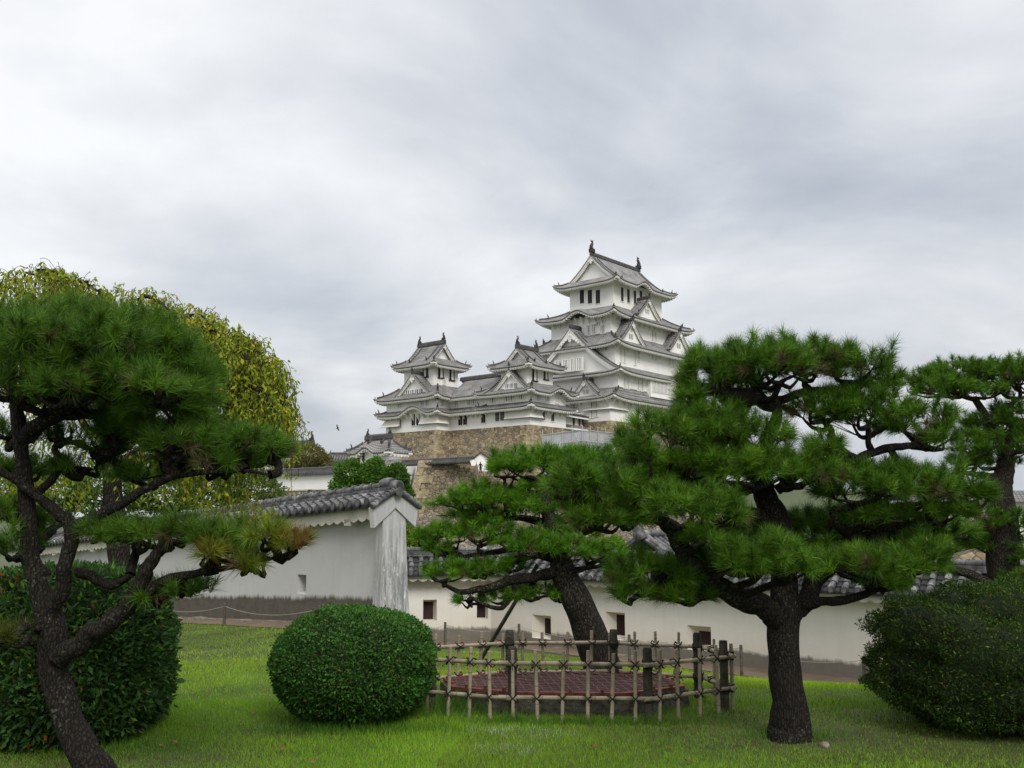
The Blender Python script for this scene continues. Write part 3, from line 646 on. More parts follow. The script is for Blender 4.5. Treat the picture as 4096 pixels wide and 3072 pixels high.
# ---------------------------------------------------------------- battered stone bases
def stone_base(name, label, poly, ztop, zbot, batter, mt, ash=True, cat='stone plinth', corners=None):
    """poly: frame coords (u,v) outline, open chain, outward on its left hand; extruded down with batter"""
    n = len(poly); poly = [np.array(p, float) for p in poly]
    c = sum(poly) / n; o = cthing(name, c[0], c[1], zbot); tag(o, label, cat)
    # offset directions per vertex
    nrm = []
    for i in range(n):
        d = poly[(i + 1) % n] - poly[i]; d /= np.linalg.norm(d); nrm.append(np.array([d[1], -d[0]]))
    off = [None] * n
    for i in range(n):
        a, b = nrm[i - 1], nrm[i]; s = a + b; off[i] = s / (1 + a @ b)
    H = ztop - zbot; K = 10; rows = []
    for j in range(K + 1):
        t = j / K; f = batter * H * (t * .75 + .25 * t * t)
        rows.append([(poly[i][0] + off[i][0] * f, poly[i][1] + off[i][1] * f, ztop - H * t) for i in range(n)])
    mb = MB(); mb.grid(rows, mt, None, False, True); mb.face(rows[0], mt); mb.build('rubble_face', o)
    if ash:
        nn = int(H / .95)
        for i in (corners if corners is not None else range(n)):
            ab = MB()
            for j in range(nn):
                z = ztop - .475 - j * .95; t = (j * .95 + .475) / H; f = batter * H * (t * .75 + .25 * t * t)
                p = poly[i] + off[i] * f; d0 = poly[i - 1] - poly[i]; d0 /= np.linalg.norm(d0); d1 = poly[(i + 1) % n] - poly[i]; d1 /= np.linalg.norm(d1)
                la, lb = (2.3, 1.1) if j % 2 else (1.1, 2.3)
                la *= random.uniform(.85, 1.15); lb *= random.uniform(.85, 1.15); hz_ = .455; q = .07
                a0 = p - (d0 + d1) * q; A = a0 + d0 * la; B = a0 + d1 * lb; A2 = A + d1 * .4; B2 = B + d0 * .4
                sl = batter * .9 * .475
                def r3(w_, s_): return (w_[0] + off[i][0] * s_, w_[1] + off[i][1] * s_)
                T = [(*r3(x_, -sl), z + hz_) for x_ in (A, a0, B, B2, a0 + (d0 + d1) * .5, A2)]; Bo = [(*r3(x_, sl), z - hz_) for x_ in (A, a0, B, B2, a0 + (d0 + d1) * .5, A2)]
                ab.face(T, M['stone_ash']); ab.grid([T, Bo], M['stone_ash'], None, False, True)
            ab.build('corner_stones', o)
    return o
e_ = .15
stone_base('stone_plinth', 'tan stone foundation under the tallest castle tower', [(-e_, -e_), (37.4, -e_), (37.4, 21.9), (-e_, 21.9)], Z0 - .004, 6.0, .28, M['stone_up'], corners=[0])
bl = [(WU - e_, WV - e_), (we + .3, WV - e_), (we + .3, il + .2), (IU - e_, il + .2), (IU - e_, iv - e_), (WU - e_, iv - e_)]
stone_base('stone_plinth', 'tan stone foundation under the two small towers and their gallery', bl, WZ - .004, 5.0, .26, M['stone_up'], corners=[0, 3, 4])
# ================================================================ near walls, lawn, fence, hill
def plane_hit(A, B, x, y):
    A = np.array(A[:2]); B = np.array(B[:2]); d = (B - A) / np.linalg.norm(B - A); n = np.array([-d[1], d[0]]); r = ray(x, y)
    t = (n @ A) / (n @ r[:2]); q = CAM + r * t; return float((q[:2] - A) @ d), float(q[2])
ZW = -1.54
LA = P(1562, 2500, 17.3); LB = P(60, 2450, 33.0)
C0 = G(1545, 2567, ZW); C1 = G(1971, 2561, ZW); C2 = G(3494, 2723, ZW); C3 = C1 + (C2 - C1) * 1.35
def wall_depth(a):
    """distance Y of the first wall along direction X/Y = a"""
    best = 40.0
    for p, q in ((LB, LA), (C0, C1), (C1, C3)):
        a0, a1 = p[0] / p[1], q[0] / q[1]
        if a0 <= a <= a1:
            d = q - p; t = (a * p[1] - p[0]) / (d[0] - a * d[1]); best = min(best, p[1] + t * d[1])
    if a > C3[0] / C3[1]: best = C3[1]
    return best
ZBL = [-.3, -.5]
def sm(t): t = min(1, max(0, t)); return t * t * (3 - 2 * t)
def zg(x, y):
    """lawn height"""
    if y < 1: y = 1
    a = x / y; Yw = wall_depth(max(-.56, min(.6, a)))
    zl = ZBL[0] + (ZBL[1] - ZBL[0]) * min(1, max(0, (Yw - LA[1]) / (LB[1] - LA[1]))) + .03
    if a > -.128: zl = ZBL[0] + .03
    k_ = sm((a + .15) / .06); zf = zl * (1 - k_) + (ZW + .02) * k_
    t = (y - 10.3) / max(1.0, (Yw - 1.2 - 10.3)); t = min(1, max(0, t))
    return zf * (t * .75 + .25 * sm(t)) + .025 * noise.noise(Vector((x * .5, y * .5, 3))) * min(1, y / 6)
def near_plaster(name, stain_h, stain_s, base=(.74, .725, .68), streak=0.0, ochre=.0):
    m = bpy.data.materials.new(name); m.use_nodes = True; t = m.node_tree; p = t.nodes['Principled BSDF']; p.inputs['Roughness'].default_value = .92; p.inputs['Specular IOR Level'].default_value = .2
    uv = t.nodes.new('ShaderNodeUVMap'); s = t.nodes.new('ShaderNodeSeparateXYZ'); t.links.new(uv.outputs[0], s.inputs[0])
    def nz(sx, sy, det=6, ro=.6):
        mp = t.nodes.new('ShaderNodeMapping'); mp.inputs['Scale'].default_value = (sx, sy, 1); t.links.new(uv.outputs[0], mp.inputs[0])
        n = t.nodes.new('ShaderNodeTexNoise'); n.inputs['Scale'].default_value = 1; n.inputs['Detail'].default_value = det; n.inputs['Roughness'].default_value = ro; t.links.new(mp.outputs[0], n.inputs[0]); return n.outputs[0]
    def mixc(f, a, b):
        mx = t.nodes.new('ShaderNodeMixRGB'); t.links.new(f, mx.inputs[0])
        for i, c in ((1, a), (2, b)):
            if isinstance(c, tuple): mx.inputs[i].default_value = (*c, 1)
            else: t.links.new(c, mx.inputs[i])
        return mx.outputs[0]
    c = mixc(mth(t, 'MULTIPLY', nz(.9, 1.1), 1.0, None, True), tuple(x * .84 for x in base), tuple(min(1, x * 1.1) for x in base))
    c = mixc(mth(t, 'MULTIPLY', mth(t, 'MULTIPLY', mth(t, 'SUBTRACT', nz(5, .45, 7, .65), .47, None, True), 4.0, None, True), .15), c, tuple(x * .62 for x in base))
    if ochre: c = mixc(mth(t, 'MULTIPLY', mth(t, 'MULTIPLY', mth(t, 'SUBTRACT', stain_h + .75, s.outputs[1], None, True), nz(1.5, 1.0)), ochre) if not ochre else mth(t, 'MULTIPLY', mth(t, 'MULTIPLY', mth(t, 'ADD', mth(t, 'SUBTRACT', stain_h + .75, s.outputs[1], None, True), mth(t, 'MULTIPLY', mth(t, 'SUBTRACT', s.outputs[1], 1.25, None, True), 1.2)), nz(1.5, 1.0)), ochre, None, True), c, (.50, .43, .30))
    if streak:
        f = mth(t, 'MULTIPLY', mth(t, 'SUBTRACT', nz(11, .9, 8, .72), .40, None, True), 6.0, None, True)
        lim = mth(t, 'MULTIPLY', mth(t, 'SUBTRACT', 2.5, s.outputs[1]), .75, None, True)
        c = mixc(mth(t, 'MULTIPLY', mth(t, 'MULTIPLY', f, lim), streak, None, True), c, (.20, .20, .20))
        f2 = mth(t, 'MULTIPLY', mth(t, 'SUBTRACT', nz(16, 5, 8, .7), .56, None, True), 14.0, None, True)
        c = mixc(mth(t, 'MULTIPLY', f2, mth(t, 'MULTIPLY', lim, .7)), c, (.70, .70, .68))
    # rising damp: ragged dark band at the foot
    h = mth(t, 'ADD', stain_h - .26, mth(t, 'MULTIPLY', mth(t, 'ADD', mth(t, 'MULTIPLY', nz(7, .8, 8, .75), .6), mth(t, 'MULTIPLY', nz(.8, .3, 4, .6), .4)), .50))
    f = mth(t, 'MULTIPLY', mth(t, 'SUBTRACT', h, s.outputs[1]), 12.0, None, True)
    dk = mixc(nz(4, 6, 6, .7), (.022, .020, .016), (.15, .13, .10))
    c = mixc(mth(t, 'MULTIPLY', f, stain_s), c, dk); t.links.new(c, p.inputs[0])
    b = t.nodes.new('ShaderNodeBump'); b.inputs['Strength'].default_value = .25; b.inputs['Distance'].default_value = .03; t.links.new(nz(3, 3, 8, .6), b.inputs['Height']); t.links.new(b.outputs[0], p.inputs['Normal'])
    return m
M['pl_left'] = near_plaster('shaded_left_wall_plaster', .54, .97, (.50, .495, .48))  # base colour greyed to carry the shade lying on this wall
M['pl_mid'] = near_plaster('garden_wall_plaster', .40, .85, (.78, .757, .70), 0, 1.0)
M['pl_pillar'] = near_plaster('pillar_plaster', .0, 0, (.50, .50, .495), 1.0)
M['pl_trim'] = mat('eave_trim_plaster', (.60, .57, .51), .9, .14, 2.2, .2, 8)
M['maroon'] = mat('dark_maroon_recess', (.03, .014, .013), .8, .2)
def weathered_tile(name):
    m = mat(name, (.13, .13, .135), .55, .4, 5, .3, 30, 0, .35); t, p, r = nodes(m)
    r.color_ramp.elements[0].position = .32; r.color_ramp.elements[0].color = (.030, .030, .032, 1); r.color_ramp.elements[1].position = .60; r.color_ramp.elements[1].color = (.13, .13, .13, 1)
    e = r.color_ramp.elements.new(.74); e.color = (.36, .36, .35, 1); return m
M['ntile'] = weathered_tile('near_tile'); M['npan'] = mat('near_pan_tile', (.032, .032, .034), .7, .4, 6, .3, 30)
M['ndisc'] = mat('tile_end', (.035, .035, .037), .6, .3, 12)
def garden_wall(name, label, A, B, zb, ze, zr, ports, m, hw=.60, th=.30, tile_sp=.27, rc=.072, bh=0.0):
    """A,B world xy ends; zb/ze/zr=(at A, at B) base, eave, ridge heights; ports=[(s0,s1,z0,z1,(si0,si1,zi0,zi1))]; front face on the camera side"""
    A = np.array(A[:2], float); B = np.array(B[:2], float); Ln = np.linalg.norm(B - A); d = (B - A) / Ln; n = np.array([d[1], -d[0]])
    if n @ (-(A + B) / 2) < 0: n = -n
    o = empty(name, (A[0], A[1], zb[0])); tag(o, label, 'wall', None)
    lz = lambda pr, s: pr[0] + (pr[1] - pr[0]) * s / Ln
    def q(s, nn, z): return (A[0] + d[0] * s + n[0] * nn, A[1] + d[1] * s + n[1] * nn, z)
    mb = MB(); h2 = th / 2
    def fq(s0, s1, z0, z1):          # z as functions or numbers
        f = lambda z, s: z(s) if callable(z) else z
        P_ = [(s0, f(z0, s0)), (s1, f(z0, s1)), (s1, f(z1, s1)), (s0, f(z1, s0))]
        mb.face([q(s, h2, z) for s, z in P_], m, [(s, z - lz(zb, s)) for s, z in P_])
    zb_ = lambda s: lz(zb, s) - .15; zt_ = lambda s: lz(ze, s) + .05
    cur = 0.0
    for (s0, s1, z0, z1, inn) in sorted(ports):
        fq(cur, s0, zb_, zt_); fq(s0, s1, zb_, z0); fq(s0, s1, z1, zt_); cur = s1
        oc = [(s0, z0), (s1, z0), (s1, z1), (s0, z1)]; ic = [(inn[0], inn[2]), (inn[1], inn[2]), (inn[1], inn[3]), (inn[0], inn[3])]
        for i in range(4):
            j = (i + 1) % 4; mb.face([q(oc[i][0], h2, oc[i][1]), q(oc[j][0], h2, oc[j][1]), q(ic[j][0], h2 - .22, ic[j][1]), q(ic[i][0], h2 - .22, ic[i][1])], M['pl_trim'] if False else m, [(1, 2)] * 4)
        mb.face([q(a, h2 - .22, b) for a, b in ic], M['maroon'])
    fq(cur, Ln, zb_, zt_)
    P_ = [(0, zb_(0)), (Ln, zb_(Ln)), (Ln, zt_(Ln)), (0, zt_(0))]
    mb.face([q(s, -h2, z) for s, z in P_], m, [(s, z - lz(zb, s)) for s, z in P_])
    for s in (0, Ln): mb.face([q(s, -h2, zb_(s)), q(s, h2, zb_(s)), q(s, h2, zt_(s)), q(s, -h2, zt_(s))], m, [(0, 0), (.3, 0), (.3, 2), (0, 2)])
    mb.build('plaster_wall', o)
    # footing stones
    fb = MB(); s = 0
    while s < Ln:
        l_ = random.uniform(.3, .8); zz = lz(zb, s + l_ / 2) - .06; p = q(s + l_ / 2, h2 + .10, zz)
        fb.box(p, (l_ * .47, random.uniform(.08, .13), random.uniform(.05, .09)), M['foot'], ((d[0], d[1], random.uniform(-.03, .03)), (n[0], n[1], 0), (0, 0, 1))); s += l_
    fb.build('footing', o)
    # eave board with scalloped edge and brackets
    tb = MB()
    for sg in (1, -1):
        ss = np.arange(0, Ln + .01, tile_sp / 6); e0 = hw - .10
        f = [q(s, sg * e0, lz(ze, s) - .0) for s in ss]; g_ = [q(s, sg * e0, lz(ze, s) - .10 - bh - .055 * abs(math.sin(math.pi * s / tile_sp))) for s in ss]
        bk = [q(s, sg * (e0 - .1), lz(ze, s) - .09 - bh) for s in ss]; bk2 = [q(s, sg * h2 * .98, lz(ze, s) - .02 - bh) for s in ss]
        tb.grid([f, g_, bk, bk2], M['pl_trim'], None, False)
        for s in np.arange(.9, Ln, 1.6): tb.box(q(s, sg * (h2 + .10), lz(ze, s) - .14 - bh), (.10, .12, .055), M['pl_trim'], ((d[0], d[1], 0), (n[0], n[1], 0), (0, 0, 1)))
    tb.build('eave_board', o)
    # tiles
    rb = MB(); slab = .05; zr_ = lambda s: lz(zr, s) - .16
    for sg in (1, -1):
        K = 5
        for j in range(K):
            t0, t1 = j / K, (j + 1) / K
            for (sa, sb) in zip(np.linspace(0, Ln, 9)[:-1], np.linspace(0, Ln, 9)[1:]):
                def zz(s, t, up_): return zr_(s) + (lz(ze, s) + .02 - zr_(s)) * t + up_
                rb.face([q(sa, sg * hw * t0, zz(sa, t0, .0)), q(sb, sg * hw * t0, zz(sb, t0, .0)), q(sb, sg * hw * (t1 + .02), zz(sb, t1, .03)), q(sa, sg * hw * (t1 + .02), zz(sa, t1, .03))], M['npan'])
                rb.face([q(sa, sg * hw * (t1 + .02), zz(sa, t1, .03)), q(sb, sg * hw * (t1 + .02), zz(sb, t1, .03)), q(sb, sg * hw * (t1 + .02), zz(sb, t1, -.03)), q(sa, sg * hw * (t1 + .02), zz(sa, t1, -.03))], M['npan'])
        k = 0; s = tile_sp * .3
        while s < Ln:
            NS = 4 if sg > 0 else 2
            for j in range(NS):
                t0, t1 = j / NS + .02, (j + 1) / NS + (.05 if j == NS - 1 else .03)
                dz = (lambda t: zr_(s) + (lz(ze, s) + .05 - zr_(s)) * t + .035)
                jit = random.uniform(-.012, .012)
                a = q(s + jit, sg * hw * t0, dz(t0)); b = q(s + jit, sg * hw * t1, dz(t1) + .015)
                rb.tube([a, b], [rc * .86, rc * 1.06], M['ntile'], 10 if sg > 0 else 6)
            if sg > 0:
                e_ = q(s, sg * (hw * 1.055), dz(1.05) + .015); rb.tube([e_, q(s, sg * (hw * 1.06 + .02), dz(1.05) + .015)], [rc * 1.12, rc * 1.12], M['ndisc'], 12)
                rb.tube([q(s, sg * (hw * 1.06 + .02), dz(1.05) + .015), q(s, sg * (hw * 1.06 + .03), dz(1.05) + .015)], [rc * .8, rc * .8], M['ntile'], 12)
            s += tile_sp; k += 1
    r = rb.build('tile_roof', o)
    gb = MB()
    for i, (w_, z_) in enumerate(((.17, -.17), (.15, -.125), (.13, -.08))):
        a0, a1 = q(-.03, 0, lz(zr, 0) + z_), q(Ln + .03, 0, lz(zr, Ln) + z_); c_ = (np.array(a0) + np.array(a1)) / 2; ax = (np.array(a1) - np.array(a0)); L_ = np.linalg.norm(ax); ax /= L_
        gb.box(c_, (L_ / 2, w_, .019), M['ntile'], (ax, (n[0], n[1], 0), (0, 0, 1)))
    gb.box((np.array(q(0, 0, lz(zr, 0) - .14)) + np.array(q(Ln, 0, lz(zr, Ln) - .14))) / 2, (Ln / 2, .10, .08), M['npan'], ((*(d * math.cos(math.atan((zr[1] - zr[0]) / Ln))), math.sin(math.atan((zr[1] - zr[0]) / Ln))), (n[0], n[1], 0), (0, 0, 1)))
    s = 0
    while s < Ln:
        e2 = min(Ln, s + .30); gb.tube([q(s, 0, lz(zr, s) - .02), q(e2 - .01, 0, lz(zr, e2) - .02)], [.075, .066], M['ntile'], 8)
        gb.tube([q(s, 0, lz(zr, s) - .02), q(s + .05, 0, lz(zr, s) - .02)], [.092, .092], M['ntile'], 8); s += .30
    gb.build('ridge_cap', o, r)
    return o, q, d, n, Ln
M['foot'] = mat('footing_stone', (.20, .18, .14), .95, .45, 6, .6, 25)
# left wall
sB = np.linalg.norm(LB[:2] - LA[:2])
def lin(A, B, p1, p2):
    """height line through two measured pixels on the plane A-B -> (z at A, z at B)"""
    s1, z1 = plane_hit(A, B, *p1); s2, z2 = plane_hit(A, B, *p2); L_ = np.linalg.norm(np.array(B[:2]) - np.array(A[:2])); k = (z2 - z1) / (s2 - s1); return z1 - k * s1, z1 + k * (L_ - s1)
zrL = lin(LA, LB, (1500, 1944), (950, 2026)); zbL = lin(LA, LB, (1440, 2494), (700, 2466))
zeL = (zrL[0] - .43, zrL[1] - .43); ZBL[:] = zbL
def port(A, B, o, i):
    s0, z1 = plane_hit(A, B, o[0], o[1]); s1, z0 = plane_hit(A, B, o[2], o[3]); a, zb_ = plane_hit(A, B, i[0], i[1]); b, za = plane_hit(A, B, i[2], i[3])
    s0, s1 = sorted((s0, s1)); a, b = sorted((a, b)); return (s0, s1, min(z0, z1), max(z0, z1), (a, b, min(za, zb_), max(za, zb_)))
pl = [port(LA, LB, (1216, 2296, 1250, 2376), (1222, 2300, 1245, 2362))]
wl, qL, dL, nL, LnL = garden_wall('plaster_wall', 'tall grey-white garden wall with tiled coping, ending at the streaked pillar', LA, LB, zbL, zeL, zrL, pl, M['pl_left'], .47, bh=.08)
# gable end + pillar of the left wall
eb = MB(); zr0 = zrL[0]; ze0 = zeL[0]; hwb = .50
for sg in (1, -1):
    T = [(0, zr0 - .13), (sg * hwb, ze0 - .02)]; Bt = [(0, zr0 - .44), (sg * (hwb - .05), ze0 - .36)]
    for s_ in (-.10, .03):
        eb.face([qL(s_, T[0][0], T[0][1]), qL(s_, T[1][0], T[1][1]), qL(s_, Bt[1][0], Bt[1][1]), qL(s_, Bt[0][0], Bt[0][1])], M['pl_pillar'], [(0, 2.2), (.6, 2.2), (.6, 2.0), (0, 2.0)])
    for (a, b) in ((T[0], T[1]), (T[1], Bt[1]), (Bt[1], Bt[0])): eb.face([qL(-.10, *a), qL(-.10, *b), qL(.03, *b), qL(.03, *a)], M['pl_trim'])
eb.build('gable_board', wl)
vb = MB()
for sg in (1, -1):
    for k in range(7):
        t0, t1 = k / 7, (k + 1) / 7 + .05
        a = np.array(qL(-.12, sg * (hwb + .02) * t0, zr0 - .11 + (ze0 + .01 - zr0 + .11) * t0)); b = np.array(qL(-.12, sg * (hwb + .02) * t1, zr0 - .11 + (ze0 + .01 - zr0 + .11) * t1 + .02))
        vb.tube([a, b], [.05, .062], M['ntile'], 8)
        for s_ in (-.26, -.40)[:0]: pass
vb.tube([qL(-.20, 0, zr0 - .04), qL(.02, 0, zr0 - .04)], [.095, .095], M['ntile'], 16); vb.tube([qL(-.22, 0, zr0 - .04), qL(-.20, 0, zr0 - .04)], [.065, .065], M['ndisc'], 16)
vb.tube([qL(-.13, 0, zr0 - .14), qL(-.22, 0, zr0 - .16)], [.085, .085], M['ntile'], 14)
vb.tube([qL(.0, .0, zr0 - .02), qL(.16, .0, zr0 + .0), qL(.34, 0, zr0 + .0)], [.12, .11, .08], M['ntile'], 10)
vb.build('verge_tile', wl)
pb = MB(); zp0 = zbL[0] - .15; zp1 = zr0 - .36
rows, uvs = [], []
for t in np.linspace(0, 1, 8):
    w_ = .34 - .10 * t ** .8; z = zp0 + (zp1 - zp0) * t; s0_ = -.06 - .08 * (1 - t) ** 1.5; s1_ = .12
    rows.append([qL(s0_, w_, z), qL(s0_, -w_, z), qL(s1_, -w_, z), qL(s1_, w_, z)]); uvs.append([(0, z - zp0), (2 * w_, z - zp0), (2 * w_ + .4, z - zp0), (4 * w_ + .8, z - zp0)])
pb.grid(rows, M['pl_pillar'], uvs, False, True); pb.face(rows[-1], M['pl_pillar']); pb.build('pillar', wl)
# middle + right wall (two straight runs of the same wall)
zr_d, ze_d = 2.43, 1.75
pA = [port(C0, C1, (1692, 2397, 1746, 2481), (1694, 2407, 1732, 2478)), port(C0, C1, (1906, 2412, 1950, 2474), (1908, 2414, 1941, 2471))]
w2, *_r = garden_wall('plaster_wall', 'short run of white wall with two square gun ports right of the pillar', C0, C1, (ZW, ZW), (ZW + ze_d, ZW + ze_d), (ZW + zr_d, ZW + zr_d), pA, M['pl_mid'])
pB = [port(C1, C3, (2142, 2456, 2218, 2556), (2173, 2473, 2214, 2545)), port(C1, C3, (2435, 2444, 2514, 2566), (2460, 2459, 2510, 2545)), port(C1, C3, (2761, 2498, 2858, 2604), (2791, 2524, 2854, 2596))]
w3, *_r = garden_wall('plaster_wall', 'long low white wall with splayed gun ports running behind the bamboo fence to the right', C1, C3, (ZW, ZW), (ZW + ze_d, ZW + ze_d), (ZW + zr_d, ZW + zr_d), pB, M['pl_mid'])
# ---------------------------------------------------------------- lawn, path, far ground
M['soil'] = mat('lawn_soil', (.06, .085, .02), .95, .35, 1.2, .4, 20)
t_, p_, r_ = nodes(M['soil']); r_.color_ramp.elements[0].color = (.030, .040, .010, 1); r_.color_ramp.elements[1].color = (.075, .115, .016, 1); r_.color_ramp.elements.new(.86).color = (.085, .062, .035, 1)
M['path'] = mat('path_earth', (.14, .105, .072), .95, .2, 2.5, .3, 25)
M['far'] = mat('far_ground', (.07, .085, .04), .95, .3, .05)
mb = MB(); ys = np.concatenate([np.arange(1, 14, .35), np.arange(14, 34, .6)]); as_ = np.linspace(-.75, .75, 90)
rows = []
for y in ys:
    row = []
    for a in as_:
        Yw = wall_depth(max(-.56, min(.6, a))) + .1; yy = min(y, Yw) if -.56 < a < .6 else y; row.append((a * yy, yy, zg(a * yy, yy)))
    rows.append(row)
for y0 in (-6,): rows.insert(0, [(a * 8, y0, zg(a * 8, 1)) for a in as_])
mb.grid(rows, M['soil']); o = mb.build('lawn'); tag(o, kind='structure')
PW = {}
def path_w(a): return 1.55 + .25 * math.sin(a * 9) + (.9 * sm((-.12 - a) / .1) if a < -.12 else 0)
mb = MB(); rows = []
for a in np.linspace(-.52, .62, 130):
    Yw = wall_depth(max(-.56, min(.6, a))) + .05; w_ = path_w(a)
    if a < -.12: w_ = min(w_, 1.9)
    rows.append([(a * y, y, zg(a * y, y) + .012) for y in (Yw, Yw - w_ * .5, Yw - w_ + .12 * noise.noise(Vector((a * 40, 1, 0))))])
mb.grid(rows, M['path']); o = mb.build('path'); tag(o, kind='structure')
cc0 = W(8, 14, 0)
def hfar(x, y):
    d_ = math.hypot(x - cc0[0], y - cc0[1]); h = -4.5 + 11.5 * sm((88 - d_) / 40)
    if math.hypot(x, y) < 45: h = -2.2 if y > 12 else -.5
    return h
mb = MB(); rows = []
for r_ in (0, 10, 20, 30, 44, 60, 80, 95, 105, 115, 125, 135, 150, 170, 200, 260, 350, 600, 1200, 3500):
    rows.append([(r_ * math.sin(an), r_ * math.cos(an), hfar(r_ * math.sin(an), r_ * math.cos(an)) - (0 if r_ > 15 else .4)) for an in np.linspace(0, 2 * math.pi, 97)])
mb.grid(rows, M['far']); o = mb.build('ground'); tag(o, kind='structure')
# ---------------------------------------------------------------- lower stone bastion with tiled wall, turret, gatehouse etc.
BO = P(1670, 1841, 115.0); ang = R(49.5)
def hitv(x, y, D): q = P(x, y, D); return float((q - KO0) @ eR), float((q - KO0) @ eL), float(q[2])
bu, bv, bz = hitv(1680, 1838, 118)
A_ = P(1676, 1841, 118); B_ = P(1893, 1845, 115)
fr_ = lambda q: (float((np.array([q[0], q[1], 0]) - KO0) @ eR), float((np.array([q[0], q[1], 0]) - KO0) @ eL))
stone_base('stone_bastion', 'grey-brown rubble stone bastion below the castle beside the green trees', [fr_(A_), fr_(B_), fr_(B_ + (0, 14, 0)), fr_(A_ + (-1.2, 12, 0))], A_[2], -4.4, .27, M['stone_low'], corners=[0])
A2_ = P(1885, 1905, 117); B2_ = P(2500, 1910, 111)
stone_base('stone_bastion', 'lower continuation of the rubble bastion to the right, under the railing', [fr_(A2_), fr_(B2_), fr_(B2_ + (0, 14, 0)), fr_(A2_ + (0, 12, 0))], A2_[2], -4.4, .27, M['stone_low'], ash=False)
def mini_roof_wall(o, u0, v0, u1, v1, zt, ho=.55, hw=.8, wall_h=1.0, cap=True):
    """tiled coping wall between two frame points, ridge height zt"""
    a = np.array([u0, v0, 0.]); b = np.array([u1, v1, 0.]); d = (b - a) / np.linalg.norm(b - a); n = np.array([-d[1], d[0], 0]); mb = MB(); L_ = np.linalg.norm(b - a)
    for sg in (1, -1):
        mb.grid([[a + (0, 0, zt), b + (0, 0, zt)], [a + n * sg * hw + (0, 0, zt - ho), b + n * sg * hw + (0, 0, zt - ho)]], M['tile'], [[(0, 0), (L_, 0)], [(0, 1), (L_, 1)]], False)
        mb.grid([[a + n * sg * hw + (0, 0, zt - ho), b + n * sg * hw + (0, 0, zt - ho)], [a + n * sg * hw + (0, 0, zt - ho - .15), b + n * sg * hw + (0, 0, zt - ho - .15)]], M['dtile'], None, False)
        for i in range(int(L_ / .42)):
            p0 = a + d * (i + .5) * .42 + n * sg * .12 + (0, 0, zt - .02); p1 = a + d * (i + .5) * .42 + n * sg * hw * 1.02 + (0, 0, zt - ho + .03); mb.tube([p0, p1], .09, M['dtile'], 5)
    ridge_line(mb, [a + (0, 0, zt), b + (0, 0, zt)], .16, .3); mb.build('tile_coping', o)
    wb = MB(); c_ = (a + b) / 2; wb.box(c_ + (0, 0, zt - ho - wall_h / 2 + .1), (L_ / 2, .35, wall_h / 2), M['plaster'], (d, n, (0, 0, 1))); wb.build('wall', o)
    wb = MB()
    for e_, sgn in ((a, -1), (b, 1)): wb.face([e_ + d * sgn * .03 + n * hw * .9 + (0, 0, zt - ho), e_ + d * sgn * .03 + (0, 0, zt - .1), e_ + d * sgn * .03 - n * hw * .9 + (0, 0, zt - ho), e_ + d * sgn * .03 - n * .35 + (0, 0, zt - ho - .5), e_ + d * sgn * .03 + n * .35 + (0, 0, zt - ho - .5)], M['plaster'])
    wb.build('end_panel', o)
# coping wall on the bastion: runs along its right face, then a return with a small gable
cw = cthing('plaster_wall', bu + 8, bv + 1.2, bz); tag(cw, 'distant tiled white wall running along the top of the stone bastion', 'wall')
s0 = hitv(1610, 1833, 121); s1 = hitv(1893, 1816, 113)
mini_roof_wall(cw, s0[0], s0[1], s1[0], s1[1], s0[2] - .5, .35, .6, .12)
lw = cthing('plaster_wall', bu - 1, bv + 6, bz); tag(lw, 'distant white wall on the left of the bastion behind the green trees', 'wall')
a_ = hitv(1668, 1850, 121); b_ = hitv(1600, 1850, 126)
mb = MB(); zt = a_[2] - .3
mb.face([(a_[0], a_[1], zt), (b_[0], b_[1], zt + .2), (b_[0], b_[1], zt - 8), (a_[0] - 1.6, a_[1], zt - 6.5)], M['plaster']); mb.face([(a_[0], a_[1] + .5, zt), (b_[0], b_[1] + .5, zt + .2), (b_[0], b_[1] + .5, zt - 8), (a_[0] - 1.6, a_[1] + .5, zt - 6.5)], M['plaster']); mb.build('wall', lw)
# small turret (yagura)
tu, tv, tz = hitv(1554, 1796, 140)
tyL = onL(1378, 1806, tu)[0]; tyR = onR(1652, 1798, tv)[0]
tur = cthing('castle_turret', (tu + tyR) / 2, (tv + tyL) / 2, tz - 6); tag(tur, 'small low turret left of the stone base with a cusped eave', 'turret')
th_ = ((tyR - tu) / 2, (tyL - tv) / 2); tcn = ((tu + tyR) / 2, (tv + tyL) / 2); wl_ = (th_[0] - 1.1, th_[1] - 1.1)
walls(tur, tcn, wl_, tz - 8, tz + .3); kk = onL(1455, 1795, tu)[0]
zrt = onL(1594, 1749, tcn[0])[1]
irimoya(tur, tcn, th_, wl_, tz - .35, zrt, 'v', th_[1] - 2.0, .45, {'L': [(kk, 2.3, .9)]}, 1.1, False, .35, .4)
for x, y in ((1438, 1828), (1456, 1826), (1507, 1823)): winL(tur, tu + 1.1, x, y, .7, 1.6, 'barred')
mb = MB(); q0 = onL(1530, 1838, tu + .2); q1 = onL(1645, 1825, tu + .2)
mb.grid([[(tu + 1.0, onL(1535, 1838, tu)[0], tz - 1.5), (tu + 1.0, tv - 3.2, tz - 1.5)], [(tu - .6, onL(1535, 1838, tu)[0], tz - 2.4), (tu - .6, tv - 3.2, tz - 2.4)]], M['tile'], [[(0, 0), (7, 0)], [(0, 2), (7, 2)]], False)
mb.box((tu - .5, (onL(1535, 1838, tu)[0] + tv - 3.2) / 2, tz - 2.55), (.1, abs(onL(1535, 1838, tu)[0] - tv + 3.2) / 2, .12), M['plaster'])
mb.box((tu + 2, tv - 1.2, tz - 5), (1.2, 2.2, 3), M['plaster']); mb.build('lower_roof', tur)
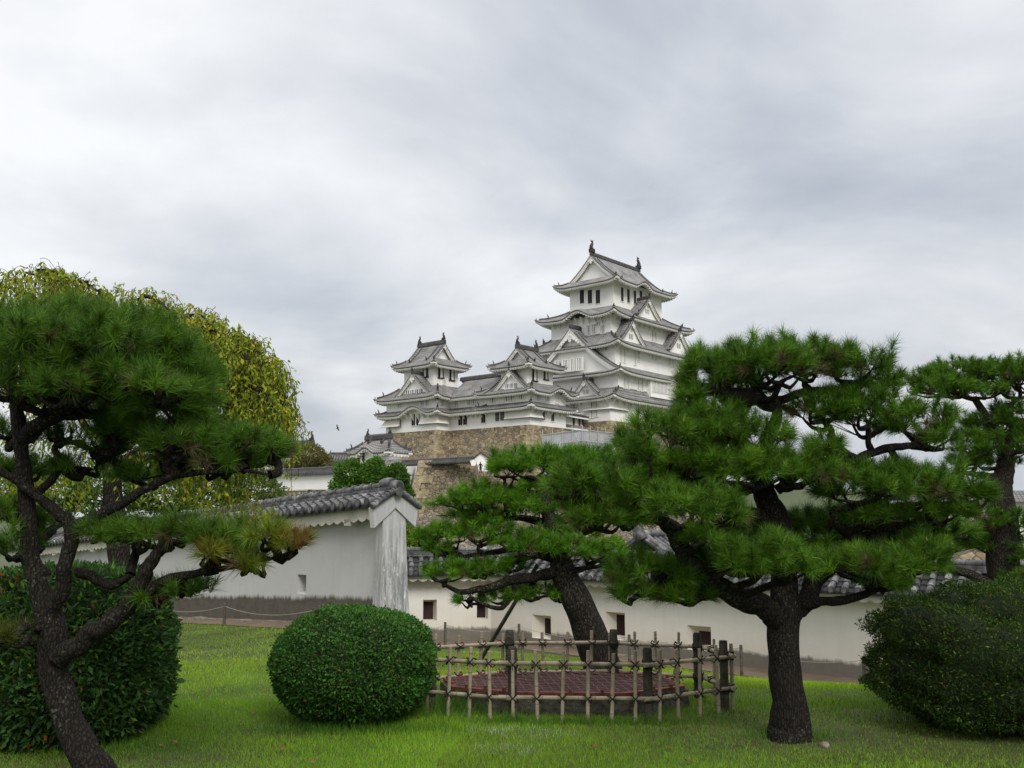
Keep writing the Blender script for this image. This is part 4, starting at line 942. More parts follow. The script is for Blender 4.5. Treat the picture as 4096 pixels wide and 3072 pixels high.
# gabled house further left
hu, hv, hz = hitv(1267, 1775, 150)
hs = cthing('castle_house', hu, hv + 4, hz - 8); tag(hs, 'gable-ended castle house behind the olive tree at the left', 'house')
hr = onR(1330, 1828, hv)[0] - hu; hdz = hz - onR(1324, 1830, hv)[1]
hc = (hu, hv + 8); hwid = abs(hr)
walls(hs, hc, (hwid - .9, 7.2), hz - 9, hz - hdz + .2)
irimoya(hs, hc, (hwid, 8.0), (hwid - .9, 7.2), hz - hdz, hz, 'v', 7.2, .3, None, 1.5, False, .3, .5)
hw_ = cthing('plaster_wall', hu + 8, hv - 2, hz - 6); tag(hw_, 'small tiled wall joining the gabled house to the low turret', 'wall')
a_ = hitv(1320, 1822, 146); b_ = hitv(1400, 1826, 146); mini_roof_wall(hw_, a_[0], a_[1], b_[0], b_[1], a_[2] + .2, .9, 1.2, 3.5)
gw_ = cthing('castle_gate', hu + 6, hv - 5, hz - 6); tag(gw_, 'low tiled gate roof in front of the gabled house', 'gate')
a_ = hitv(1305, 1856, 138); b_ = hitv(1368, 1842, 136); mini_roof_wall(gw_, a_[0], a_[1], b_[0], b_[1], a_[2] + .2, .8, 1.2, 4)
# long lower wall at the left
lw2 = cthing('plaster_wall', hu, hv - 20, hz - 12); tag(lw2, 'long distant white wall with tiled coping on grey stones at the left', 'wall')
a_ = hitv(1040, 1892, 118); b_ = hitv(1380, 1890, 108); mini_roof_wall(lw2, a_[0], a_[1], b_[0], b_[1], a_[2] + .1, .5, .8, 1.9)
sb2 = cthing('stone_plinth', hu, hv - 20, -4); tag(sb2, 'grey rubble stones under the long distant white wall at the left', 'stone plinth')
mb = MB(); a3, b3 = np.array(a_), np.array(b_); zt = min(a_[2], b_[2]) - 1.9; n_ = np.array([-(b3 - a3)[1], (b3 - a3)[0], 0]); n_ /= np.linalg.norm(n_)
if (W(*(a3 + n_)) - W(*a3))[1] > 0: n_ = -n_
mb.grid([[(a3[0], a3[1], zt) + n_ * .2, (b3[0], b3[1], zt) + n_ * .2], [(a3[0], a3[1], -5) + n_ * 2.2, (b3[0], b3[1], -5) + n_ * 2.2]], M['stone_low'], None, False)
mb.grid([[(a3[0], a3[1], zt) + n_ * .2, (b3[0], b3[1], zt) + n_ * .2], [(a3[0], a3[1], zt) - n_ * 3, (b3[0], b3[1], zt) - n_ * 3]], M['stone_low'], None, False); mb.build('rubble_face', sb2)
# rubble slope under the bastion to the right (visible between the pines)
def slab(name, label, cat, pts_top, pts_bot, m, D=6, part='rubble_face'):
    o = empty(name, tuple(np.array(pts_bot[0]))); tag(o, label, cat); mb = MB(); bk = [np.array(p) + (0, D, 0) for p in pts_top]
    nn = 8; rows = [[np.array(a) * (1 - t) + np.array(b) * t for a, b in zip(pts_top, pts_bot)] for t in np.linspace(0, 1, nn)]
    mb.grid([bk] + rows, m, None, False); mb.build(part, o); return o
slab('stone_slope', 'low brown rubble slope seen between the pine branches', 'stone slope', [P(1575, 2060, 84), P(1800, 2045, 82), P(2150, 2030, 80), P(2900, 2010, 80)], [P(1520, 2260, 78), P(1800, 2260, 76), P(2150, 2260, 74), P(2900, 2260, 74)], M['stone_slope'])
# far right white wall on tan stones
fr = slab('stone_plinth', 'tan stones under the white wall at the far right', 'stone plinth', [P(3650, 2188, 62), P(4250, 2195, 62)], [P(3650, 2362, 61), P(4250, 2370, 61)], M['stone_up'], 10)
frw = empty('castle_house', tuple(P(3800, 2190, 63))); tag(frw, 'long white building with a grey roof behind the far-right pine', 'building')
mb = MB(); A_ = P(3650, 2189, 62.6); B_ = P(4300, 2196, 62.6); T0 = P(3650, 2000, 62.6); T1 = P(4300, 2000, 62.6)
mb.face([A_, B_, T1, T0], M['plaster']); mb.face([A_ + (0, 6, 0), B_ + (0, 6, 0), T1 + (0, 6, 0), T0 + (0, 6, 0)], M['plaster']); mb.face([A_, T0, T0 + (0, 6, 0), A_ + (0, 6, 0)], M['plaster']); mb.build('wall', frw)
mb = MB(); r0 = P(3635, 1962, 65.5); r1 = P(4320, 1962, 65.5)
mb.grid([[T0 + (-.5, -.8, -.1), T1 + (.5, -.8, -.1)], [r0, r1], [T0 + (-.5, 6.8, -.1), T1 + (.5, 6.8, -.1)]], M['tile'], [[(0, 0), (18, 0)], [(0, 3), (18, 3)], [(0, 6), (18, 6)]], False); mb.build('roof', frw)
# tiled gate roof just behind the garden wall
gt = empty('gate_roof', tuple(P(2640, 2300, 30))); tag(gt, 'ornate dark tiled gate roof rising behind the garden wall between the pines', 'gate')
g0 = P(2560, 2150, 30); g1 = P(2900, 2135, 34); d_ = (g1 - g0); d_[2] = 0; d_ /= np.linalg.norm(d_); n_ = np.array([d_[1], -d_[0], 0]); L_ = 5.2
mb = MB(); bb = MB()
for sg in (1, -1):
    rows = [[g0 + d_ * s + n_ * sg * 1.9 * t + (0, 0, -1.0 * g(t, .3)) for s in np.linspace(0, L_, 5)] for t in np.linspace(0, 1, 6)]
    mb.grid(rows, M['npan'], None, False)
    for i in range(int(L_ / .28)):
        mb.tube([g0 + d_ * (i * .28 + .1) + n_ * sg * 1.9 * t + (0, 0, -1.0 * g(t, .3) + .04) for t in np.linspace(.05, 1.02, 6)], .075, M['ntile'], 7)
mb.tube([g0 + (0, 0, .1), g0 + d_ * L_ + (0, 0, .1)], .14, M['ntile'], 8); mb.tube([g0 + (0, 0, .02), g0 - d_ * .15 + (0, 0, .3), g0 - d_ * .1 + (0, 0, .55)], [.22, .16, .05], M['ntile'], 8)
for sg in (1, -1): mb.tube([g0 + d_ * .15 + n_ * sg * 1.9 * t + (0, 0, -1.0 * g(t, .3) + .12) for t in np.linspace(.05, 1.0, 8)], .1, M['ntile'], 8)
mb.build('tile_roof', gt)
bb.box(g0 + d_ * (L_ / 2) + (0, 0, -2.3), (L_ / 2 - .4, 1.2, 1.35), M['plaster'], (d_, n_, (0, 0, 1))); bb.build('wall', gt)
# ---------------------------------------------------------------- scaffold with netting
M['net'] = mat('grey_scaffold_net', (.36, .37, .38), .9, .12, .6, .3, 2)
M['pole'] = mat('scaffold_pole', (.45, .45, .45), .5, .1)
sc = empty('scaffold', tuple(P(2330, 1830, 150))); tag(sc, 'scaffold wrapped in grey netting against the castle stone base', 'scaffold')
pts = [P(2172, 1742, 152), P(2330, 1722, 150), P(2455, 1735, 149), P(2640, 1762, 148)]; H_ = 6.5
for i in range(3):
    a, b = pts[i].copy(), pts[i + 1].copy(); mb = MB(); nn, kk = 16, 8; rows = []
    if i == 2: a = a * .62 + b * .38
    nrm_ = np.array([(b - a)[1], -(b - a)[0], 0]); nrm_ /= np.linalg.norm(nrm_)
    for k in range(kk + 1):
        rows.append([a * (1 - s) + b * s + np.array([0, 0, -H_ * k / kk]) + nrm_ * (.09 * noise.noise(Vector((s * 11 + i, k * 1.3, 2))) + .06 * math.sin(s * math.pi * 5) ** 2) for s in np.linspace(0, 1, nn + 1)])
    mb.grid(rows, M['net']); mb.grid([[p + (0, 1.2, 0) for p in r] for r in rows], M['net']); mb.build('netting', sc)
    for s in np.linspace(0, 1, 5):
        tb = MB(); p = pts[i] * (1 - s) + pts[i + 1] * s; tb.tube([p + nrm_ * .15 + (0, 0, .9), p + nrm_ * .15 + (0, 0, -H_)], .05, M['pole'], 6); tb.build('pole', sc)
    for k in range(4):
        tb = MB(); tb.tube([pts[i] + nrm_ * .2 + (0, 0, .1 - 1.7 * k), pts[i + 1] + nrm_ * .2 + (0, 0, .1 - 1.7 * k)], .04, M['pole'], 6); tb.build('rail', sc)
tb = MB(); tb.tube([P(2225, 1812, 149), P(2245, 1765, 149)], .06, M['pole'], 6); tb.build('pole', sc); tb = MB(); tb.tube([P(2300, 1810, 149), P(2318, 1728, 149)], .06, M['pole'], 6); tb.build('pole', sc)
# ---------------------------------------------------------------- bamboo fence and covered well
def gp(x, y): q = G(x, y, 0); return np.array([q[0], q[1], 0])
V = [gp(2034, 2884), gp(2614, 2890), gp(2925, 2848), gp(2814, 2792), gp(2468, 2768), gp(2024, 2772), gp(1660, 2800), gp(1700, 2852)]
for v in V: v[2] = zg(v[0], v[1])
cen = sum(V) / 8
M['bamboo'] = mat('weathered_bamboo', (.27, .225, .155), .65, .3, 7, .2, 40); M['node'] = mat('bamboo_node', (.20, .16, .11), .8, .2)
M['rope'] = mat('black_hemp_cord', (.012, .011, .010), .9, .2); M['post'] = mat('dark_mossy_post', (.045, .042, .03), .95, .5, 9, .8, 30)
fence = empty('bamboo_fence', tuple(cen)); tag(fence, 'low eight-sided bamboo fence lashed with black cord around the covered well', 'fence')
def bamboo(a, b, r, name):
    mb = MB(); a = np.array(a, float); b = np.array(b, float); L_ = np.linalg.norm(b - a); k = max(2, int(L_ / .16)); d = (b - a) / L_
    off = random.random() * .1
    mb.tube([a, a * .5 + b * .5 + np.array([0, 0, random.uniform(-.004, .004)]), b], [r * 1.04, r, r * .95], M['bamboo'], 10)
    s = off + .03
    while s < L_ - .02:
        p = a + d * s; mb.tube([p - d * .004, p, p + d * .006], [r * 1.02, r * 1.14, r * 1.02], M['node'], 10, False); s += .16 + random.uniform(-.02, .02)
    return mb.build(name, fence)
def tie(p, out_, al_):
    mb = MB(); p = np.array(p); up = np.array([0, 0, 1.])
    for sg in (1, -1):
        q_ = [p + out_ * .030 + (al_ * sg * .035 + up * .035), p + out_ * .040, p + out_ * .030 - (al_ * sg * .035 + up * .035), p - out_ * .03 - (al_ * sg * .035 + up * .02), p - out_ * .03 + (al_ * sg * .035 + up * .02)]
        mb.tube(q_ + [q_[0]], .0055, M['rope'], 5)
    for i in range(2): mb.tube([p + out_ * .035, p + out_ * .06 + al_ * random.uniform(-.07, .07) + up * random.uniform(-.07, .06)], .003, M['rope'], 4)
    mb.build('cord_tie', fence)
rail_z = (.20, .49)
for i in range(8):
    a, b = V[i], V[(i + 1) % 8]; d = b - a; L_ = np.linalg.norm(d[:2]); dd = d / np.linalg.norm(d); o_ = (a + b) / 2 - cen; o_[2] = 0; o_ -= dd * (o_ @ dd); o_ /= np.linalg.norm(o_)
    for rz in rail_z: bamboo(a - dd * .09 + (0, 0, rz + random.uniform(-.01, .01)), b + dd * .07 + (0, 0, rz + random.uniform(-.01, .01)), .0185, 'rail')
    k = max(3, round(L_ / .225)); 
    for j in range(k):
        s = (j + random.uniform(-.07, .07)) / k + .04; p = a + d * s + o_ * .035; lean = dd * random.uniform(-.03, .03)
        p[2] = zg(p[0], p[1]); hh = .60 + random.uniform(-.02, .02)
        bamboo(p + (0, 0, -.03), p + (0, 0, hh) + lean, random.uniform(.0145, .0185), 'picket')
        for rz in rail_z: tie(a + d * s + (0, 0, rz) + lean * (rz / hh) + o_ * .012, o_, dd)
for i, v in enumerate(V):
    mb = MB(); o_ = (v - cen); o_[2] = 0; o_ /= np.linalg.norm(o_); p = v - o_ * .055
    mb.tube([p + (0, 0, -.05), p + (0, 0, .3), p + (0, 0, .61), p + (0, 0, .63)], [.044, .041, .040, .035], M['post'], 12, True, .12, i); mb.build('post', fence)
    t2 = MB()
    for rz in rail_z:
        for dz in (-.02, 0, .02): t2.tube([p + np.array([.047 * math.cos(an), .047 * math.sin(an), rz + dz + .02 * math.sin(an * 1 + dz * 9)]) for an in np.linspace(0, 6.283, 13)], .006, M['rope'], 5)
    t2.build('cord_tie', fence)
well = empty('covered_well', tuple(cen)); tag(well, 'old stone well curb covered by a rusty red wire grille inside the bamboo fence', 'well')
M['curb'] = mat('mossy_dark_stone', (.055, .052, .04), .95, .6, 10, .7, 25)
t_, p_, r_ = nodes(M['curb']); r_.color_ramp.elements.new(.80).color = (.16, .155, .13, 1); r_.color_ramp.elements[1].position = .62
M['rust'] = mat('red_oxide_iron', (.15, .045, .03), .8, .35, 9, .3, 40); M['cover'] = mat('maroon_cover', (.05, .018, .018), .85, .4, 6, .4, 30); M['wire'] = mat('pale_rusty_wire', (.12, .07, .06), .7, .3)
cw_ = (G(2270, 2856, 0)[:2] + np.array([0, .64]))
fx = [(v - cen) for v in V]; wc_ = np.array([G(2270, 2800, .19)[0], 9.52, 0])
oct_ = [wc_ + np.array([f_[0] * .80, f_[1] * .84, 0]) for f_ in fx]
def ring(sc_, z): return [wc_ + (p - wc_) * sc_ + (0, 0, z) for p in oct_]
mb = MB(); mb.grid([ring(1.03, -.1), ring(1.0, .08), ring(1.0, .17), ring(.88, .175), ring(.86, .10)], M['curb'], None, False, True); mb.build('stone_curb', well)
mb = MB(); mb.grid([ring(.975, .176), ring(.975, .20), ring(.93, .205), ring(.93, .18)], M['rust'], None, False, True)
for i in range(8):
    for s in (.2, .5, .8): q_ = ring(.953, .20); mb.tube([q_[i] * (1 - s) + q_[(i + 1) % 8] * s, q_[i] * (1 - s) + q_[(i + 1) % 8] * s + (0, 0, .03)], .018, M['rust'], 6)
mb.build('iron_frame', well)
mb = MB(); mb.face(ring(.94, .178), M['cover']); mb.build('cover', well)
R_ = ring(.93, .2)
def clip_line(p, d):
    ts = []
    for i in range(8):
        a, b = R_[i][:2], R_[(i + 1) % 8][:2]; e = b - a; den = d[0] * e[1] - d[1] * e[0]
        if abs(den) < 1e-9: continue
        w_ = a - p; t = (w_[0] * e[1] - w_[1] * e[0]) / den; s = (w_[0] * d[1] - w_[1] * d[0]) / den
        if 0 <= s <= 1: ts.append(t)
    return (min(ts), max(ts)) if len(ts) >= 2 else None
mb = MB()
for an, sp_ in ((R(8), .085), (R(97), .085)):
    d = np.array([math.cos(an), math.sin(an)]); n_ = np.array([-d[1], d[0]])
    for k in range(-22, 23):
        c_ = clip_line(wc_[:2] + n_ * k * sp_, d)
        if c_:
            a = wc_[:2] + n_ * k * sp_ + d * c_[0]; b = wc_[:2] + n_ * k * sp_ + d * c_[1]; nn = 12
            mb.tube([(*(a + (b - a) * t + n_ * .008 * math.sin(t * 40 + k)), .208 + .004 * math.sin(t * 40)) for t in np.linspace(0, 1, nn)], .0038, M['wire'], 4)
mb.build('wire_grille', well)
# ---------------------------------------------------------------- rope barriers along the path
M['ropew'] = mat('pale_rope', (.30, .28, .23), .9, .1)
def rope_fence(label, posts, tall):
    o = empty('rope_barrier', tuple(posts[0])); tag(o, label, 'rope barrier')
    tops = []
    for p in posts:
        mb = MB(); mb.tube([p + (0, 0, -.05), p + (0, 0, tall)], [.035, .033], M['wood'], 8); mb.build('post', o); tops.append(p + (0, 0, tall - .06))
    for a, b in zip(tops[:-1], tops[1:]):
        mb = MB(); mb.tube([a * (1 - t) + b * t - np.array([0, 0, .14 * 4 * t * (1 - t)]) for t in np.linspace(0, 1, 14)], .006, M['ropew'], 6); mb.build('rope', o)
def onpath(px, inset=.2):
    a = (px - CX) / FPX / math.cos(PITCH); a *= 1.0; Y = wall_depth(a) - min(path_w(a), 1.9) - inset; return np.array([a * Y, Y, zg(a * Y, Y)])
rope_fence('low rope on short wooden posts along the path by the left wall', [onpath(x) for x in (330, 640, 935, 1300)], .46)
rope_fence('rope on wooden posts beside the path in front of the long white wall', [onpath(x) for x in (1560, 1790, 2075, 2500, 2930, 3400, 3900)], .62)
# prop pole of the middle pine
pp = MB(); a = P(1905, 2640, 15.0); a[2] = zg(a[0], a[1]) - .05; pp.tube([a, P(2148, 2262, 13.2)], [.034, .028], M['wood'], 8)
o = pp.build('wooden_prop'); 
me = o.data; loc = Vector(a); me.transform(Matrix.Translation(-loc)); o.location = loc; tag(o, 'slanting wooden pole propping up the middle pine', 'prop')
# bird in the sky
mb = MB(); b0 = P(1350, 1713, 150); mb.tube([b0 + (-.25, 0, -.1), b0 + (0, 0, .02), b0 + (.3, 0, .12)], [.03, .09, .03], M['rope'], 6)
mb.face([b0 + (-.05, 0, 0), b0 + (.12, 0, .05), b0 + (.30, .25, -.42), b0 + (.02, .2, -.3)], M['rope']); mb.face([b0 + (-.05, 0, 0), b0 + (.12, 0, .05), b0 + (.0, -.3, .62), b0 + (-.18, -.2, .4)], M['rope'])
o = mb.build('bird'); o.data.transform(Matrix.Translation(-Vector(b0))); o.location = b0; tag(o, 'small dark bird gliding in the sky left of the castle', 'bird')
# person on the steps by the bastion
mb = MB(); f0 = P(1922, 1893, 148); 
M['cloth'] = mat('dark_clothes', (.02, .02, .025), .9, .2); M['skin'] = mat('skin', (.4, .25, .18), .7, .05)
def blob(mb, c, rx, ry, rz, m, n=8):
    rows = []
    for i in range(n + 1):
        th = math.pi * i / n; rows.append([(c[0] + rx * math.sin(th) * math.cos(ph), c[1] + ry * math.sin(th) * math.sin(ph), c[2] + rz * math.cos(th)) for ph in np.linspace(0, 2 * math.pi, n * 2 + 1)])
    mb.grid(rows, m)
per = empty('person', tuple(f0)); tag(per, 'tiny figure in dark clothes on the steps by the stone bastion', 'person')
for sg in (-1, 1): mb.tube([f0 + (sg * .12, 0, 0), f0 + (sg * .10, 0, .45), f0 + (sg * .08, 0, .9)], [.06, .08, .11], M['cloth'], 8); mb.tube([f0 + (sg * .2, 0, 1.4), f0 + (sg * .30, -.05, 1.12), f0 + (sg * .22, -.25, .95)], [.07, .055, .045], M['cloth'], 8)
mb.tube([f0 + (0, 0, .82), f0 + (0, 0, 1.15), f0 + (0, 0, 1.42), f0 + (0, 0, 1.52)], [.17, .16, .22, .08], M['cloth'], 10); blob(mb, f0 + (0, 0, 1.63), .1, .11, .13, M['skin']); mb.build('body', per)
mb = MB(); blob(mb, f0 + (0, .02, 1.67), .115, .12, .12, M['rope']); mb.build('hair', per)
st = empty('stairway', tuple(P(1940, 1900, 149))); tag(st, 'stone steps with a metal railing and white wall beside the bastion', 'stairs')
mb = MB()
for i in range(8): mb.box(P(1900, 1903, 149) + (i * .5, .3, -.17 * i), (.3, 1.2, .12), M['stone_ash'])
mb.box(P(1930, 1915, 150.5) + (1.5, 1, -1.0), (4, .5, 1.2), M['stone_low']); mb.build('steps', st)
mb = MB(); q0 = P(1893, 1865, 148.5)
for i in range(6): mb.tube([q0 + (i * .6, 0, -.15 * i - .9), q0 + (i * .6, 0, -.15 * i + .1)], .03, M['pole'], 5)
for dz in (.1, -.35): mb.tube([q0 + (0, 0, dz), q0 + (3.2, 0, dz - .8)], .03, M['pole'], 5)
mb.build('railing', st)
mb = MB(); a = P(1893, 1830, 151); mb.face([P(1893, 1835, 151), P(1925, 1812, 151), P(1960, 1833, 151), P(1962, 1885, 151), P(1893, 1885, 151)], M['plaster']); mb.face([P(1893, 1835, 152), P(1925, 1812, 152), P(1960, 1833, 152), P(1962, 1885, 152), P(1893, 1885, 152)], M['plaster'])
mb.tube([P(1888, 1838, 150.8), P(1922, 1809, 150.8), P(1962, 1834, 150.8)], .14, M['dtile'], 6); mb.build('gable_wall', st)
# ================================================================ vegetation
def unit(a): return a / (np.linalg.norm(a, axis=-1, keepdims=True) + 1e-9)
def dirs(n, zmin=-1.0):
    z = rng.uniform(zmin, 1, n); ph = rng.uniform(0, 2 * np.pi, n); r = np.sqrt(np.maximum(0, 1 - z * z)); return np.stack([r * np.cos(ph), r * np.sin(ph), z], 1)
def vnoise(p, f, seed=0):
    """cheap smooth pseudo-noise on arrays of points"""
    q = p * f + seed; return (np.sin(q[:, 0] * 1.7 + 1.3 * np.sin(q[:, 1] * 1.1)) * np.cos(q[:, 1] * 1.9 + np.sin(q[:, 2] * 1.5)) + np.sin(q[:, 2] * 2.1 + q[:, 0] * .7)) * .5
def needles(pos, ax, length, width, K, tint, stem=.07):
    n = len(pos); P0 = np.repeat(pos, K, 0); A = np.repeat(ax, K, 0); T = np.repeat(tint, K, 0); m = n * K
    d = dirs(m); d = unit(d - A * np.sum(d * A, 1, keepdims=True))
    th = np.radians(rng.uniform(8, 78, m) ** 1.0); L_ = np.repeat(length if hasattr(length, '__len__') else np.full(n, length), K) * rng.uniform(.75, 1.1, m)
    D = A * np.cos(th)[:, None] + d * np.sin(th)[:, None]
    b = P0 + A * (rng.uniform(-stem, stem * .3, m))[:, None]; tip = b + D * L_[:, None]; tip[:, 2] -= L_ * .06
    s = unit(np.cross(D, dirs(m))) * width / 2
    v = np.stack([b - s, b + s, tip], 1).reshape(-1, 3); c = np.repeat(T * rng.uniform(.8, 1.25, (m, 1)), 3, 0)
    return v, c
def prisms(a, b, r0, r1):
    """three-sided twigs from points a to b"""
    d = unit(b - a); u = unit(np.cross(d, dirs(len(a)))); w_ = np.cross(d, u); V_, F_ = [], []
    for k in range(3):
        an = 2 * np.pi * k / 3; o = u * math.cos(an) + w_ * math.sin(an); V_.append(a + o * r0); V_.append(b + o * r1)
    v = np.stack(V_, 1).reshape(-1, 3); base = (np.arange(len(a)) * 6)[:, None]
    f = np.concatenate([base + np.array(q) for q in ((0, 2, 3), (0, 3, 1), (2, 4, 5), (2, 5, 3), (4, 0, 1), (4, 1, 5))], 0); return v, f
def bark_mat(name, c0, c1, lich=.3, sc=1.0):
    m = bpy.data.materials.new(name); m.use_nodes = True; t = m.node_tree; p = t.nodes['Principled BSDF']; p.inputs['Roughness'].default_value = .95; p.inputs['Specular IOR Level'].default_value = .15
    tc = t.nodes.new('ShaderNodeTexCoord'); mp = t.nodes.new('ShaderNodeMapping'); mp.inputs['Scale'].default_value = (34 * sc, 34 * sc, 11 * sc); t.links.new(tc.outputs['Object'], mp.inputs[0])
    v = t.nodes.new('ShaderNodeTexVoronoi'); v.feature = 'DISTANCE_TO_EDGE'; v.inputs['Scale'].default_value = 1; t.links.new(mp.outputs[0], v.inputs[0])
    n = t.nodes.new('ShaderNodeTexNoise'); n.inputs['Scale'].default_value = 14 * sc; n.inputs['Detail'].default_value = 8; n.inputs['Roughness'].default_value = .7; t.links.new(tc.outputs['Object'], n.inputs[0])
    h = mth(t, 'ADD', mth(t, 'MINIMUM', v.outputs['Distance'], .25), mth(t, 'MULTIPLY', n.outputs[0], .25))
    r = t.nodes.new('ShaderNodeValToRGB'); t.links.new(h, r.inputs[0]); r.color_ramp.elements[0].position = .12; r.color_ramp.elements[0].color = (*c0, 1); r.color_ramp.elements[1].position = .36; r.color_ramp.elements[1].color = (*c1, 1)
    n2 = t.nodes.new('ShaderNodeTexNoise'); n2.inputs['Scale'].default_value = 38 * sc; n2.inputs['Detail'].default_value = 5; t.links.new(tc.outputs['Object'], n2.inputs[0])
    n3 = t.nodes.new('ShaderNodeTexNoise'); n3.inputs['Scale'].default_value = 3.0; n3.inputs['Detail'].default_value = 3; t.links.new(tc.outputs['Object'], n3.inputs[0])
    f = mth(t, 'MULTIPLY', mth(t, 'MULTIPLY', mth(t, 'SUBTRACT', mth(t, 'ADD', n2.outputs[0], mth(t, 'MULTIPLY', n3.outputs[0], .4)), .80, None, True), 9.0, None, True), lich)
    mx = t.nodes.new('ShaderNodeMixRGB'); t.links.new(f, mx.inputs[0]); t.links.new(r.outputs[0], mx.inputs[1]); mx.inputs[2].default_value = (.20, .22, .17, 1)
    t.links.new(mx.outputs[0], p.inputs[0]); b = t.nodes.new('ShaderNodeBump'); b.inputs['Strength'].default_value = 1; b.inputs['Distance'].default_value = .035 / sc; t.links.new(h, b.inputs['Height']); t.links.new(b.outputs[0], p.inputs['Normal']); return m
M['bark'] = bark_mat('pine_bark', (.008, .006, .005), (.034, .027, .022)); M['bark2'] = bark_mat('mossy_pine_bark', (.007, .006, .005), (.024, .020, .016), .3, 1.4)
M['twig'] = mat('twig', (.030, .022, .016), .9, .3, 8)
def pine(label, Y0, base, limbs, pads, L_=.125, wd=.0034, K=110, dens=95, cols=((.050, .125, .008), (.125, .260, .015)), bark='bark', zbase=None, seed=1, group=None):
    """limbs: [(kind, [(px,py,dY,width_px),...])]; pads: [(px,py,half_w,half_h,dY[,density])] measured on the photo at depth Y0+dY"""
    b0 = P(base[0], base[1], Y0); b0[2] = zg(b0[0], b0[1]) if zbase is None else zbase
    t = empty('pine_tree', tuple(b0)); tag(t, label, 'pine tree', group)
    pts_all = []
    for i, (nm, pl_) in enumerate(limbs):
        pts = np.array([(*P(x, y, Y0 + dy), w_ / 2 * (Y0 + dy) / FPX) for x, y, dy, w_ in pl_])
        sp = smooth_path(pts, 6 if len(pts) > 2 else 4); jr = np.random.default_rng(seed * 31 + i)
        amp = sp[:, 3:4] * (.09 if nm == 'trunk' else .22); sp[:, :3] += amp * np.stack([np.convolve(jr.normal(0, 1, len(sp) + 2), [.3, .4, .3], 'valid') if nm != 'trunk' else np.convolve(jr.normal(0, 2.2, len(sp) + 8), np.hanning(11)[1:-1] / 5, 'valid') for _ in range(3)], 1) * (np.arange(len(sp)) > 0)[:, None]
        if nm == 'trunk': sp[0, 2] -= .22
        mb = MB(); mb.tube(sp[:, :3], sp[:, 3], M[bark], 18 if nm == 'trunk' else 10, True, .14 if nm == 'trunk' else .2, seed + i)
        mb.build(nm, t); pts_all.append(sp)
    allp = np.concatenate(pts_all)[:, :3]
    for i, pd in enumerate(pads):
        x, y, hw, hh, dy = pd[:5]; df = pd[5] if len(pd) > 5 else 1.0; tintk = pd[6] if len(pd) > 6 else 0
        Y = Y0 + dy; hw *= 1.09; hh *= 1.02; c = P(x, y, Y); rx = hw * Y / FPX; h = hh * Y / FPX; ry = max(.30, min(rx * .8, 1.1)); rx = max(.05, rx - L_ * .35); h_up = max(.05, h - L_ * .30)
        area = 2 * np.pi * (((rx * ry) ** 1.6 + (rx * h_up) ** 1.6 + (ry * h_up) ** 1.6) / 3) ** (1 / 1.6)
        n = max(14, int(area * dens * df * 1.6)); d = dirs(n, -.28); lump = 1 + .16 * vnoise(d, 3.2, i * 3.7 + seed); rr = rng.uniform(.80, 1.0, n) * lump
        inner = rng.random(n) < .18; rr[inner] *= rng.uniform(.5, .8, inner.sum())
        q = np.stack([d[:, 0] * rx, d[:, 1] * ry, np.where(d[:, 2] > 0, d[:, 2] * h_up, d[:, 2] * h * .38)], 1) * rr[:, None]; pos = c + q
        nr = unit(np.stack([d[:, 0] / rx, d[:, 1] / ry, d[:, 2] / h_up], 1)); ax = unit(nr * .60 + np.array([0, 0, .85]) + d * .35 + rng.normal(0, .22, (n, 3)))
        low = d[:, 2] < -.05; ax[low] = unit(ax[low] * .6 + np.stack([d[low, 0], d[low, 1], d[low, 2] * .3], 1))
        ld = rng.random(n) < .05; pos[ld & (d[:, 2] > .3)] += np.array([0, 0, L_ * .6]); ax[ld & (d[:, 2] > .3)] = unit(np.array([0, 0, 1.]) + rng.normal(0, .15, ((ld & (d[:, 2] > .3)).sum(), 3)))
        mix_ = rng.random((n, 1)) ** 1.2; tint = (np.array(cols[0]) * (1 - mix_) + np.array(cols[1]) * mix_) * rng.uniform(.55, 1.05, (n, 1))
        if tintk == 1: tint = tint * np.array([1.6, 1.05, .9])
        if tintk == 3: tint = tint * np.array([.95, .55, .8])
        if tintk == 2: tint = np.where(rng.random((n, 1)) < .28, np.array([.15, .085, .02]), tint * np.array([1.8, 1.0, .8]))
        dead = (rng.random(n) < .012) | (low & (rng.random(n) < .10)); tint[dead] = (.10, .075, .035)
        v, cc = needles(pos, ax, rng.uniform(.82, 1.12, n) * L_, wd, K, tint)
        kc_ = (rng.random(n) < .16) & (d[:, 2] > .15); cp = pos[kc_] + ax[kc_] * .012; cs = unit(np.cross(ax[kc_], dirs(kc_.sum()))) * wd * 1.1
        cv = np.stack([cp - cs, cp + cs, cp + ax[kc_] * L_ * .36 + np.array([0, 0, .01])], 1).reshape(-1, 3); v = np.concatenate([v, cv]); cc = np.concatenate([cc, np.tile(np.array([[.34, .32, .17]]), (len(cv), 1))])
        o = bulk('needle_pad', v, np.arange(len(v)).reshape(-1, 3), M['needle'], cc, t)
        # twigs inside the pad
        j = np.argmin(np.linalg.norm(allp - (c - np.array([0, 0, h * .4])), axis=1)); root = allp[j]; cl = c - np.array([0, 0, h * .45]); mb = MB()
        nb = max(4, int(rx * ry * 14)); ends = []
        for k in range(nb):
            an = 2 * math.pi * (k + random.random() * .7) / nb; e_ = c + np.array([math.cos(an) * rx * random.uniform(.45, .9), math.sin(an) * ry * random.uniform(.4, .9), -h * random.uniform(.05, .38)])
            st = root * .35 + cl * .65 if k % 2 else cl; m1 = st * .5 + e_ * .5 + np.array([random.uniform(-.06, .06), random.uniform(-.06, .06), random.uniform(-.07, .02)])
            mb.tube(smooth_path([st, m1, e_], 4), np.linspace(.022, .008, 9) * (1 + rx * .5), M[bark], 5, False, .3, k); ends.append(e_); ends.append(m1)
